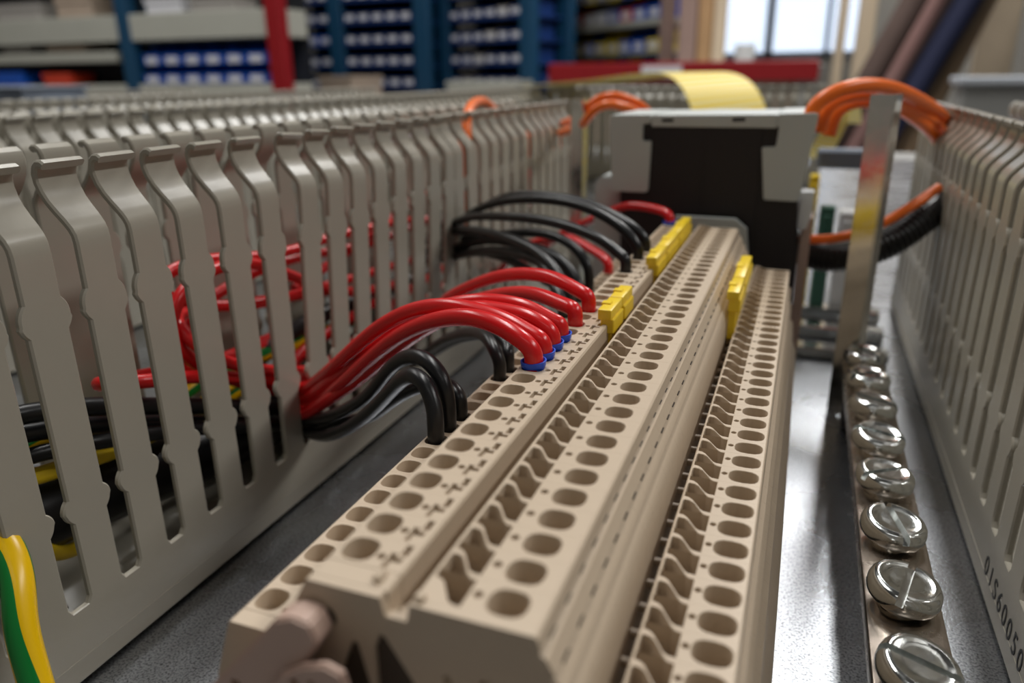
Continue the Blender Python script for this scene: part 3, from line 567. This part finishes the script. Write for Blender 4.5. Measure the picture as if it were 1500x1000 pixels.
inside([(-150, 290, 54), (-151, 250, 52), (-152, 215, 55), (-150, 185, 58), (-152, 160, 54), (-151, 146, 48), (-150, 142, 42), (-152, 155, 36), (-153, 200, 34)], 1.6, 'red', 'red wire against the far wall of the duct')
inside([(-152, 320, 60), (-153, 290, 64), (-150, 262, 60), (-152, 240, 54), (-154, 200, 46)], 1.6, 'red', 'red wire high in the far part of the duct')
inside([(-135, 185, 9), (-135, 172, 17), (-135, 142, 31), (-136, 123, 39), (-138, 103, 47), (-142, 88, 50), (-148, 70, 48), (-152, 40, 42)], 2.1, 'black', 'black cable just behind the fingers, upper one')
inside([(-138, 190, 6), (-138, 172, 12), (-138, 142, 26), (-139, 123, 34), (-141, 103, 42), (-145, 88, 45), (-150, 70, 43), (-154, 40, 38)], 2.1, 'black', 'black cable just behind the fingers, middle one')
inside([(-132, 190, 9), (-132, 170, 14), (-132, 146, 24), (-133, 126, 32), (-136, 106, 38), (-142, 92, 40), (-150, 76, 37)], 1.8, 'black', 'black cable just behind the fingers, thin lower one')
inside([(-152, 30, 22), (-151, 60, 23), (-150, 97, 22), (-150, 125, 17), (-150, 147, 13), (-149, 180, 11), (-150, 240, 11), (-150, 320, 11)], 8.5, 'black', 'thick black sheathed cable along the duct bottom')
inside([(-151, 170, 30), (-152, 200, 34), (-153, 240, 32), (-153, 300, 28)], 3.0, 'black', 'black cable above the thick one in the far half')
inside([(-148, 60, 38), (-146, 80, 41), (-145, 97, 43.8), (-145, 104, 44.0), (-145, 114, 39), (-146, 128, 30), (-148, 145, 26), (-150, 180, 25)], 2.0, 'gy', 'green and yellow earth wire above the thick cable, near part')
inside([(-150, 80, 36), (-149, 100, 38), (-148, 115, 35), (-150, 130, 30), (-151, 146, 32.1), (-150, 159, 33), (-150, 181, 31), (-151, 198, 28.4), (-152, 240, 26)], 2.2, 'gy', 'green and yellow earth wire running behind the red loops')
inside([(-146, 60, 33), (-145, 85, 35), (-143, 100, 33), (-143, 118, 30), (-146, 140, 28), (-148, 165, 30)], 1.9, 'yellow', 'plain yellow wire above the thick cable')
inside([(-150, 20, 30), (-142, 50, 36), (-134, 68, 39), (-128, 73.5, 37.6), (-123.5, 73.5, 35.5), (-118.5, 70.8, 31.3), (-115.4, 67.4, 25.2), (-111.5, 65.0, 16.3), (-108, 62.7, 10), (-106, 58, 4.2)], 2.6, 'gy', 'thick green and yellow earth wire coming out of the duct at the lower left corner', None)
inside([(-150, 110, 8), (-146, 98, 12), (-143, 92, 18), (-143, 88, 24), (-146, 80, 30)], 1.7, 'yellow', 'yellow wire rising from the duct floor behind the second slot')
# orange wires
og = 'orange wires'
inside([(-128, 283, 60), (-127, 283, 80), (-127.5, 284, 92), (-132, 297, 99), (-142, 330, 101), (-155, 372, 99), (-160, 400, 92)], 2.0, 'orange', 'orange wire arching over the hooked edge of the left duct', og)
inside([(-140, 290, 88), (-140, 303, 83), (-140, 314, 76), (-141, 306, 66), (-143, 298, 58), (-146, 320, 46)], 2.0, 'orange', 'orange wire hanging inside the left duct below the orange arch', og)
inside([(-146, 440, 88), (-140, 400, 86), (-138, 388, 80), (-139, 392, 74), (-142, 410, 66)], 2.4, 'orange', 'orange wire seen through the duct near its far end', og)
inside([(-146, 400, 92), (-141, 430, 84), (-139, 445, 77), (-140, 450, 71), (-143, 430, 66)], 2.4, 'orange', 'orange wire bunched beside the left steel post', og)
inside([(-142, 400, 70), (-139, 389, 62), (-139, 386, 56), (-142, 396, 46), (-146, 420, 38)], 2.0, 'red', 'red wire hanging below the far orange wire in the duct', og)
inside([(-118, 380, 84), (-104, 358, 88), (-95, 340, 91), (-90.5, 332, 94.5), (-87, 330, 97.8), (-81.7, 330, 99.8), (-75.3, 334, 98.6), (-70, 345, 95), (-66, 365, 85)], 1.9, 'orange', 'lower orange wire bending behind the left of the relay device', og)
inside([(-120, 390, 88), (-106, 368, 92), (-97.5, 350, 95), (-94.2, 345, 98), (-90.2, 345, 101.4), (-82.4, 345, 103), (-76, 349, 101), (-71, 358, 97), (-66, 375, 86)], 1.9, 'orange', 'upper orange wire bending behind the left of the relay device', og)
inside([(0.2, 279, 94), (0.3, 279, 100.3), (4.5, 281, 104.6), (12.1, 286, 107.4), (23.5, 300, 107.0), (38.2, 330, 101.2), (52.9, 368, 92.5), (62, 395, 80), (66, 420, 60)], 2.4, 'orange', 'uppermost orange wire from the relay device to the right duct', og)
inside([(3.5, 291, 92), (4.5, 292, 99), (9.0, 295, 103.4), (21, 306, 104.4), (35.5, 332, 98.4), (49.5, 358, 90), (58, 385, 78), (62, 410, 58)], 2.3, 'orange', 'orange wire lying just below the uppermost one', og)
inside([(7.0, 305, 90), (8.5, 306, 98), (14.0, 309, 101.6), (26, 320, 100.4), (38, 338, 94.4), (49, 356, 86), (57, 380, 74), (60, 405, 54)], 2.3, 'orange', 'lowest orange wire from the relay device to the right duct', og)
# black corrugated conduit with an orange wire on it
o = obj('corrugated_conduit', tb([(-2, 322, 46), (3, 306, 46.8), (12, 300, 46.5), (22.6, 300, 48.5), (33, 303, 53.4), (42, 310, 60.3), (52, 325, 66)], 5.6, n=16, k=14, ridge=-0.09), 'black', None, 40); tag(o, 'black corrugated conduit curving behind the right steel post', 'conduit')
inside([(-1, 300, 52), (1.3, 296, 53.6), (10, 293.5, 54.4), (18.8, 293, 56.9), (27, 294, 60.6), (36, 300, 66), (46, 312, 72)], 1.7, 'orange', 'orange wire with a blue end lying on the black conduit', og)

# ---------------------------------------------------------------- busbar with slotted screws
bb = thing('busbar', 'narrow metal busbar with a row of slotted screws', 'busbar')
obj('bar', bx(18.9, 31.6, 48, 259, 16.8, 21, bev=0.35, seg=2), 'bar', bb, 30)
obj('support_block', bx(20.5, 30, 49, 57, 0, 16.8, bev=.5), 'devblack', bb, 30)
obj('support_block', bx(20.5, 30, 249, 257, 0, 16.8, bev=.5), 'devblack', bb, 30)
bm = bmesh.new()
lathe(bm, [(2.6, -2.6), (2.6, 0.0), (5.2, 0.05), (5.65, 0.35), (5.85, 0.9), (5.87, 2.0), (5.7, 2.8), (5.3, 3.4), (4.7, 3.7), (4.2, 3.72), (4.0, 3.62), (2.5, 3.62), (.4, 3.63)], 48)
head = finish(bm, 'tmp', 'screw', 40)
ho = link('tmp', head); cu = link('tmp2', finish(bx(-0.62, 0.62, -7, 7, 2.0, 6), 'tmp2', 'screw', 0))
md = ho.modifiers.new('b', 'BOOLEAN'); md.object = cu; md.operation = 'DIFFERENCE'; md.solver = 'EXACT'
bpy.context.view_layer.update()
SM = bpy.data.meshes.new_from_object(ho.evaluated_get(bpy.context.evaluated_depsgraph_get())); SM.name = 'slotted_screw'
SM.shade_smooth(); SM.set_sharp_from_angle(angle=math.radians(32))
bpy.data.objects.remove(ho); bpy.data.objects.remove(cu)
SM.materials.clear(); SM.materials.append(M['screw'])
bm = bmesh.new(); lathe(bm, [(3.0, -5.5), (3.0, -1.0), (3.6, -0.9), (3.6, 0.2)], 24); SH = finish(bm, 'screw_shank', 'screw', 40)
scr = ((0, 80, 7, 9, ''), (1, -14, 3, 8, ''), (2, 17, 5, 6, ''), (3, -52, 2, 5, ''), (4, 84, 6, 6, ''), (5, 74, -3, 7, ''), (6, -52, 4, 5, ''), (7, 40, 3, 4, ''))
for i, slot, tx, ty, _ in scr:
    s = thing('slotted_screw', f'shiny round slotted screw on the busbar, {ORD[i]} from the camera', 'screw', (24.6*S, (109.3+20.95*i)*S, 21.9*S), 0, 'slotted screws on the busbar')
    s.rotation_euler = (math.radians(tx), math.radians(ty), 0)
    s.scale = (1.07, 1.07, 1.07)
    link('screw_head', SM, s, (0, 0, 0.0006), (0, 0, math.radians(slot))); link('screw_shank', SH, s)

# ---------------------------------------------------------------- steel posts
def post(label, x, y, w_, d, z1, name='steel_post'):
    t = thing(name, label, 'metal post', (x*S, y*S, 0))
    bm = bmesh.new()
    prof = [(-w_/2, 0), (w_/2, 0), (w_/2, d), (w_/2-1.5, d), (w_/2-1.5, 1.5), (-w_/2+1.5, 1.5), (-w_/2+1.5, d), (-w_/2, d)]
    a = ring(bm, [(px, py, 0) for px, py in prof]); b = ring(bm, [(px, py, z1) for px, py in prof]); bridge(bm, a, b); fill(bm, [a]); fill(bm, [b])
    bmesh.ops.bevel(bm, geom=[e for e in bm.edges if abs(e.verts[0].co.z-e.verts[1].co.z) > 10], offset=0.5, segments=3, affect='EDGES')
    obj('upright', bm, 'steel', t, 40)
    obj('foot_plate', bx(-w_/2-.5, w_/2+.5, d-1, d+9, 0, 2, bev=.4), 'steel', t, 30)
    return t
p = post('right upright steel post at the end of the busbar', 19.7, 262, 7.4, 9, 105.3); p.rotation_euler = (0, 0, math.radians(-18))
post('left upright steel post beside the relay device', -98.2, 340, 5.8, 9, 101.7)

# ---------------------------------------------------------------- relay device
dv = thing('relay_device', 'black device with light grey corner covers at the end of the terminal row', 'relay')
YD = 275
def slab(prof, y0, y1, m, nm, bev=0.4, lab=None):
    bm = bmesh.new(); extrude_y(bm, prof, y0, y1)
    if bev: bmesh.ops.bevel(bm, geom=[e for e in bm.edges if e.calc_length() > 1.5 and len(e.link_faces) == 2 and e.calc_face_angle(0) > .5], offset=bev, segments=2, affect='EDGES')
    o = obj(nm, bm, m, dv, 30)
    if lab: o['label'] = lab
    return o
slab([(-60.5, 8), (-62.6, 71.3), (-62.6, 95.5), (-2.0, 95.5), (-1.1, 71), (0.8, 49), (0.8, 8)], YD+1.2, YD+48, 'devblack', 'body', .3)
slab([(-51.3, 8), (-51.3, 94.2), (-14.6, 94.2), (-14.6, 8)], YD+.4, YD+1.1, 'devblack', 'front_panel', .2)
slab([(-33.4, 40), (-33.4, 90.5), (-32.9, 90.5), (-32.9, 40)], YD+.1, YD+.4, 'devblack', 'panel_rib', 0)
slab([(-65.5, 72.2), (-67.2, 97.3), (-66.6, 98.2), (-52.2, 98.4), (-52.4, 95.4), (-55.0, 95.3), (-55.0, 89.6), (-51.8, 89.5), (-52.2, 72.0), (-53, 71.4), (-64.8, 71.4)], YD-.6, YD+46, 'devgrey', 'corner_cover', .35, 'light grey left corner cover')
slab([(-12.1, 70.6), (-14.3, 88.2), (-9.8, 88.4), (-9.4, 94.6), (-10, 94.8), (-10, 99.0), (1.9, 99.3), (2.5, 98.6), (-0.6, 71.0), (-1.2, 70.4)], YD-.6, YD+46, 'devgrey', 'corner_cover', .35, 'light grey right corner cover')
b = slab([(-52.1, 94.4), (-52.1, 98.2), (-10.1, 98.7), (-10.1, 94.4)], YD-.3, YD+46, 'devgrey', 'top_bar', .3, 'light grey top bar with two small slots')
slab([(-48.4, 96.0), (-48.4, 97.1), (-44.4, 97.2), (-44.4, 96.1)], YD-.45, YD, 'devblack', 'latch_slot', 0)
slab([(-24.6, 96.4), (-24.6, 97.5), (-20.4, 97.6), (-20.4, 96.5)], YD-.45, YD, 'devblack', 'latch_slot', 0)
slab([(-73.8, 10), (-73.8, 73.6), (-70.5, 76.2), (-64.0, 75.8), (-62.7, 64), (-60.2, 58), (-60.2, 10)], YD+6, YD+45, 'devgrey', 'side_housing', .6, 'light grey stepped housing at the left')
slab([(-0.3, 60), (-0.3, 73), (4.2, 73), (4.2, 66), (2.5, 60)], YD+5, YD+14, 'white', 'side_clip', .3, 'small white clip at the right')
slab([(1.0, 10), (1.0, 64), (4.6, 64), (4.6, 10)], YD+8, YD+40, 'clamp', 'side_terminal', .4, 'pinkish terminal strip at the right')
# small things on the plate behind the post
tag(obj('cable_bridge', bx(5, 34, 398, 410, 68, 77, bev=1.2), 'bluegrey', None, 30), 'blue grey bar behind the right steel post', 'bar')
bm = bx(30, 36, 399, 409, 0, 68, bev=.6); tag(obj('bar_bracket', bm, 'bluegrey', None, 30), 'upright blue grey bracket carrying the bar behind the right post', 'bracket')
tag(obj('green_terminal', (lambda q: (box(q, 9, 16, 385, 392, 0, 52, bev=.8), box(q, 10.5, 14.5, 383.8, 385.2, 36, 48, bev=.4), q)[2])(bmesh.new()), 'green', None, 30), 'green terminal standing behind the right steel post', 'terminal')
tag(obj('yellow_terminal', (lambda q: (box(q, 3, 7.4, 388, 396, 0, 66, bev=.8), box(q, 3.8, 6.8, 386.8, 388.2, 52, 62, bev=.4), q)[2])(bmesh.new()), 'yellow', None, 30), 'yellow terminal just right of the relay device', 'terminal')
tag(obj('white_terminal', (lambda q: (box(q, 18, 26, 384, 396, 0, 50, bev=.8), box(q, 19.5, 24.5, 382.8, 384.2, 34, 46, bev=.4), q)[2])(bmesh.new()), 'white', None, 30), 'white terminal standing right of the green one', 'terminal')
for i, (y, lab) in enumerate(((318, 'nearest of the flat steel strips on the plate behind the busbar'), (345, 'middle one of the flat steel strips on the plate behind the busbar'), (372, 'farthest of the flat steel strips on the plate behind the busbar'))):
    tag(obj('steel_strip', bx(-2, 40, y, y+9, 0, 4+i, bev=.5), 'steel', None, 30, loc=(0, 0, .0001)), lab, 'steel strip', 'steel strips on the plate')

# ---------------------------------------------------------------- yellow striped film
def ribbon(pts, wvec, m, name, label, th=0.6):
    P = smooth_path(spline(pts, 8), 3); bm = bmesh.new(); uvl = bm.loops.layers.uv.new('UVMap'); wv = Vector(wvec); rows = []
    for i, q in enumerate(P):
        t = (P[min(i+1, len(P)-1)]-P[max(i-1, 0)]).normalized(); n = t.cross(wv).normalized()*th/2
        rows.append([bm.verts.new(v) for v in (q-wv/2+n, q+wv/2+n, q+wv/2-n, q-wv/2-n)])
    for i, (a, b) in enumerate(zip(rows, rows[1:])):
        for j in range(4):
            f = bm.faces.new((a[j], a[(j+1) % 4], b[(j+1) % 4], b[j]))
            us = (0, 1) if j == 0 else ((1, 0) if j == 2 else (0, 0))
            for l, (u, v) in zip(f.loops, ((us[0], i), (us[1], i), (us[1], i+1), (us[0], i+1))): l[uvl].uv = (u, v/len(P))
    bm.faces.new(rows[0]); bm.faces.new(rows[-1])
    return tag(obj(name, bm, m, None, 40), label, 'film')
ribbon([(-300, 900, 100), (-245, 830, 103), (-175, 745, 107), (-110, 650, 112), (-78, 600, 111), (-60, 570, 100), (-50, 555, 80), (-46, 550, 45), (-50, 560, 5)], (46, 34, 0), 'film', 'striped_film', 'yellow and white striped film arching up behind the relay device')
ribbon([(3, 470, 66), (6, 448, 70), (10, 432, 80), (13, 430, 92), (14, 438, 101), (16, 470, 102), (22, 520, 92), (26, 560, 80)], (11, -3, 0), 'film', 'striped_film', 'narrow yellow film strip hanging right of the relay device')

# dark blue grey box far left on the plate
jb = thing('junction_box', 'dark blue grey box at the far left edge behind the ducts', 'box')
obj('box_body', bx(-900, -782, 600, 680, 0, 103, bev=3, seg=2), 'bluegrey', jb, 30); obj('box_lid', bx(-903, -779, 597, 683, 103, 106, bev=1), 'bluegrey', jb, 30)

# ---------------------------------------------------------------- background: racks
def bin_mesh(w_, d, h, m, label_m=True):
    """open-fronted stacking bin, metres; front towards -y"""
    bm = bmesh.new(); t = w_*0.04
    box(bm, -w_/2, w_/2, 0, d, 0, t); box(bm, -w_/2, w_/2, d-t, d, 0, h)
    for s in (-1, 1):
        x0, x1 = sorted((s*w_/2, s*(w_/2-t)))
        a = [(x0, 0, 0), (x0, 0, h*.55), (x0, d*.25, h*.6), (x0, d*.4, h), (x0, d, h), (x0, d, 0)]
        r0 = ring(bm, a); r1 = ring(bm, [(x1, y, z) for _, y, z in a]); bridge(bm, r0, r1); bm.faces.new(r0); bm.faces.new(r1)
    box(bm, -w_/2, w_/2, 0, t, 0, h*.55); box(bm, -w_/2, w_/2, -t*.8, t, h*.50, h*.58)
    me = finish(bm, 'storage_bin', m, 0, False)
    lb = finish(bx(-w_*.32, w_*.32, -0.002-t*.2, 0.001, h*.12, h*.46), 'label_card', 'paper', 0, False) if label_m else None
    return me, lb
BINS = {}
def put_bin(M4, x, y, z, w_, d, h, m, label, group, lab=True):
    key = (w_, d, h, m)
    if key not in BINS: BINS[key] = bin_mesh(w_, d, h, m)
    me, lb = BINS[key]; o = link('storage_bin', me, None); o.matrix_world = M4 @ Matrix.Translation((x, y, z)); tag(o, label, 'storage bin', group)
    if lab: link('label_card', lb, o)
    return o
def rack(M4, label, x0, x1, d, zs, ups, um, sm, sh_h, name='storage_rack', z0=-0.95, z1=1.15, back=True, upw=0.06):
    t = thing(name, label, 'shelf rack'); t.matrix_world = M4
    for x, m in ups:
        obj('upright', bx(x-upw/2, x+upw/2, 0, 0.06, z0, z1, bev=.004), m, t, 0, False)
        if m == 'rackblue': obj('upright', bx(x-upw/2, x+upw/2, d-.06, d, z0, z1, bev=.004), m, t, 0, False)
    for z in zs: obj('shelf', bx(x0, x1, 0.005, d-.005, z-sh_h, z, bev=.003), sm, t, 0, False)
    if back: obj('back_panel', bx(x0, x1, d-.004, d+.004, z0+.05, z1), 'dark', t, 0, False)
    return t
# left grey rack, front face at y=2.8
T = Matrix.Translation((0, 2.8, 0))
rack(T, 'grey shelf rack with blue and red uprights at the left', -4.35, -2.10, 0.22, (0.72, 0.385, 0.09, -0.3), [(-4.3, 'rackblue'), (-2.93, 'rackblue'), (-2.12, 'rackred')], 'rackblue', 'rackgrey', 0.11, upw=0.075)
sh2 = obj('hanging_shelf', bx(-4.25, -3.02, 2.82, 3.0, 0.19, 0.235, bev=.004), 'rackgrey', None, 0, False); tag(sh2, 'narrow lower shelf in the left bay of the grey rack', 'shelf')
G = 'blue bins in the right bay of the grey rack'
for r_, (z, n, x0) in enumerate(((0.09, 6, -2.80), )):
    for i in range(6):
        put_bin(T, -2.82+.115*i, 0.02, z, .105, .17, .075, 'binblue', f'blue storage bin, {ORD[i]} from the left in the bottom row, grey rack', G)
for i in range(6):
    put_bin(T, -2.82+.115*i, 0.03, .168, .105, .16, .085, 'binblue', f'blue storage bin, {ORD[i]} from the left in the upper bin row, grey rack', G)
for x, y, z, w_, h, m, lab in ((-3.78, 2.84, .09, .2, .06, 'binblue', 'blue tray on the bottom shelf at the left edge'), (-3.45, 2.84, .09, .17, .05, 'binred', 'red low box on the bottom shelf of the grey rack'),
                               (-3.35, 2.84, .235, .25, .07, 'card', 'brown carton on the narrow lower shelf'), (-3.68, 2.84, .235, .18, .045, 'bingrey', 'low grey box on the narrow lower shelf'),
                               (-3.62, 2.84, .385, .3, .07, 'bingrey', 'grey carton on the upper shelf, leftmost'), (-3.25, 2.84, .385, .22, .09, 'card', 'brown carton on the upper shelf left of the blue upright'),
                               (-2.72, 2.84, .385, .2, .06, 'paper', 'white carton on the upper shelf right of the blue upright'), (-2.45, 2.84, .385, .24, .05, 'bingrey', 'grey flat carton on the upper shelf by the red upright'),
                               (-2.55, 2.6, 0, 0, 0, None, None), (-2.0, 2.6, 0, 0, 0, None, None)):
    if not m: continue
    bm = bmesh.new(); box(bm, x-w_/2, x+w_/2, y, y+.15, z, z+h, bev=.004); box(bm, x-w_/2-.004, x+w_/2+.004, y-.004, y+.154, z+h*.7, z+h+.004, bev=.002)
    tag(obj('carton', bm, m, None, 0, False), lab, 'box', 'boxes on the grey rack')
# blue cabinets straight behind, front at y=3.8
T = Matrix.Translation((0, 3.8, 0))
rack(T, 'tall blue cabinet of navy bins, left of the middle', -2.80, -1.93, 0.4, (0.61, .50, .39, .28, .17, .06, -.05), [(-2.80, 'rackblue'), (-2.47, 'rackblue'), (-1.95, 'rackblue')], 'rackblue', 'bindark', .012, 'bin_cabinet', upw=0.085)
names_r = ['fifth', 'fourth', 'third', 'second', 'lowest']
for r_, z in enumerate((.50, .39, .28, .17, .06)):
    for i in range(3): put_bin(T, -2.715+.082*i, .02, z, .078, .25, .08, 'bindark' if r_ != 2 else 'binblue', f'navy bin, {ORD[i]} from left, {names_r[r_]} row, left section of blue cabinet', 'navy bins in the blue cabinets')
    for i in range(5): put_bin(T, -2.385+.085*i, .02, z, .08, .25, .08, 'bindark', f'navy bin, {ORD[i]} from left, {names_r[r_]} row, middle section of blue cabinet', 'navy bins in the blue cabinets')
T = Matrix.Translation((-1.90, 3.95, 0)) @ Matrix.Rotation(math.radians(-22), 4, 'Z')
rack(T, 'tall blue cabinet of navy bins, turned slightly, right of the other', 0, 0.60, 0.35, (0.61, .50, .39, .28, .17, .06, -.05), [(0.0, 'rackblue'), (.60, 'rackblue')], 'rackblue', 'bindark', .012, 'bin_cabinet', upw=0.08)
for r_, z in enumerate((.50, .39, .28, .17, .06)):
    for i in range(6): put_bin(T, .08+.088*i, .02, z, .082, .25, .078, 'bindark' if (i+r_) % 5 else 'bingrey', f'bin, {ORD[i]} from left, {names_r[r_]} row of the turned blue cabinet', 'bins in the turned blue cabinet')
# turned rack with yellow, red and blue bins
T = Matrix.Translation((-1.83, 5.0, 0)) @ Matrix.Rotation(math.atan2(-1.25, 1.24), 4, 'Z')
rack(T, 'rack of yellow, red and blue bins left of the window', 0, 1.60, 0.26, (.80, .365, -.05), [(0.0, 'rackblue'), (1.60, 'pinkpost')], 'rackblue', 'rackgrey', .03, 'bin_rack', upw=.05)
cols = [['binyellow', 'binyellow', 'binyellow', 'bingrey', 'binred', 'binyellow', 'bingrey', 'binyellow', 'binblue', 'binyellow', 'binblue', 'bindark'],
        ['bingrey', 'binyellow', 'bingrey', 'binyellow', 'bindark', 'binyellow', 'binblue', 'binyellow', 'binyellow', 'binblue', 'binblue', 'binyellow'],
        ['binblue', 'binblue', 'bindark', 'binblue', 'binred', 'binred', 'bingrey', 'paper', 'binblue', 'binred', 'binblue', 'binblue'],
        ['binyellow', 'bingrey', 'binyellow', 'binred', 'binyellow', 'binblue', 'binyellow', 'bingrey', 'binyellow', 'binblue', 'binyellow', 'binred']]
cn = dict(binyellow='yellow', bingrey='grey', binred='red', binblue='blue', bindark='navy', paper='white')
for r_, (z, nm) in enumerate(((.10, 'lowest'), (.215, 'second'), (.365, 'third'), (.475, 'top'))):
    for i, m in enumerate(cols[r_]):
        put_bin(T, .09+.128*i, .02, z, .112, .21, .10, m, f'{cn[m]} bin, {ORD[i]} from left, {nm} row of the rack by the window', 'coloured bins on the rack by the window')
obj('shelf', bx(0, 1.60, .005, .25, .085, .10, bev=.002), 'rackgrey', [o for o in C.objects if o.name.startswith('bin_rack')][0], 0, False)
obj('shelf', bx(0, 1.60, .005, .25, .202, .214, bev=.002), 'rackgrey', [o for o in C.objects if o.name.startswith('bin_rack')][0], 0, False)
# red bench
rb = thing('red_bench', 'long low bench with a bright red front rail below the window', 'bench')
obj('front_rail', bx(-0.985, 0.01, 3.0, 3.05, .082, .152, bev=.004), 'rackred', rb, 0, False)
obj('bench_top', bx(-1.0, 0.02, 3.05, 3.7, .11, .14, bev=.004), 'benchgrey', rb, 0, False)
obj('name_card', bx(-.615, -.465, 2.994, 3.0, .098, .140), 'paper', rb, 0, False)
for x in (-.97, -.03):
    for y in (3.03, 3.62): obj('leg', bx(x-.03, x+.03, y, y+.06, -.95, .10, bev=.004), 'benchgrey', rb, 0, False)
obj('lower_panel', bx(-.94, -.05, 3.06, 3.075, -.6, .082), 'card', rb, 0, False)
tag(obj('white_cup', (lambda q: (lathe(q, [(.03, 0), (.038, .03), (.042, .075), (.038, .075), (.03, .01)], 20, (-.27, 3.3, .141)), q)[1])(bmesh.new()), 'white', None, 40, False), 'small white cup standing on the red bench', 'cup')
# cream box left of the red bench, low cartons
for x0, x1, y, z0, z1, m, lab in ((-1.62, -1.30, 3.4, .0, .085, 'rackgrey', 'pale flat crate stack left of the red bench'), (-2.33, -2.14, 3.4, .0, .115, 'card', 'beige carton in front of the blue cabinet')):
    bm = bmesh.new(); box(bm, x0, x1, y, y+.3, z0, z1, bev=.006); box(bm, x0-.005, x1+.005, y-.005, y+.305, z1-.02, z1+.003, bev=.003)
    tag(obj('carton', bm, m, None, 0, False), lab, 'box')
# side bench these stand on
sbn = thing('side_bench', 'low grey side bench running behind the ducts', 'bench')
obj('bench_top', bx(-2.6, -1.15, 3.36, 3.74, -.03, -.001, bev=.004), 'benchgrey', sbn, 0, False)
for x in (-2.5, -1.25):
    for y in (3.42, 3.68): obj('leg', bx(x-.03, x+.03, y-.03, y+.03, -.95, -.03), 'benchgrey', sbn, 0, False)
for o in [o for o in C.objects if o.name.startswith('carton') and o.get('group') is None]:
    if 'bag' in o['label']: pass
# pale worktop at the right
sv = thing('side_table', 'grey table with pale blue top edge at the right', 'table')
obj('table_top', bx(.240, 1.3, 1.6, 1.72, .086, .101, bev=.003), 'silver', sv, 0, False)
obj('table_body', bx(.25, 1.28, 1.61, 1.71, -.95, .086, bev=.003), 'benchgrey', sv, 0, False)
tag(obj('blue_panel', bx(.68, 1.5, 3.0, 3.04, -.95, 1.2, bev=.004), 'rackblue', None, 0, False), 'dark blue upright panel at the upper right edge', 'panel')
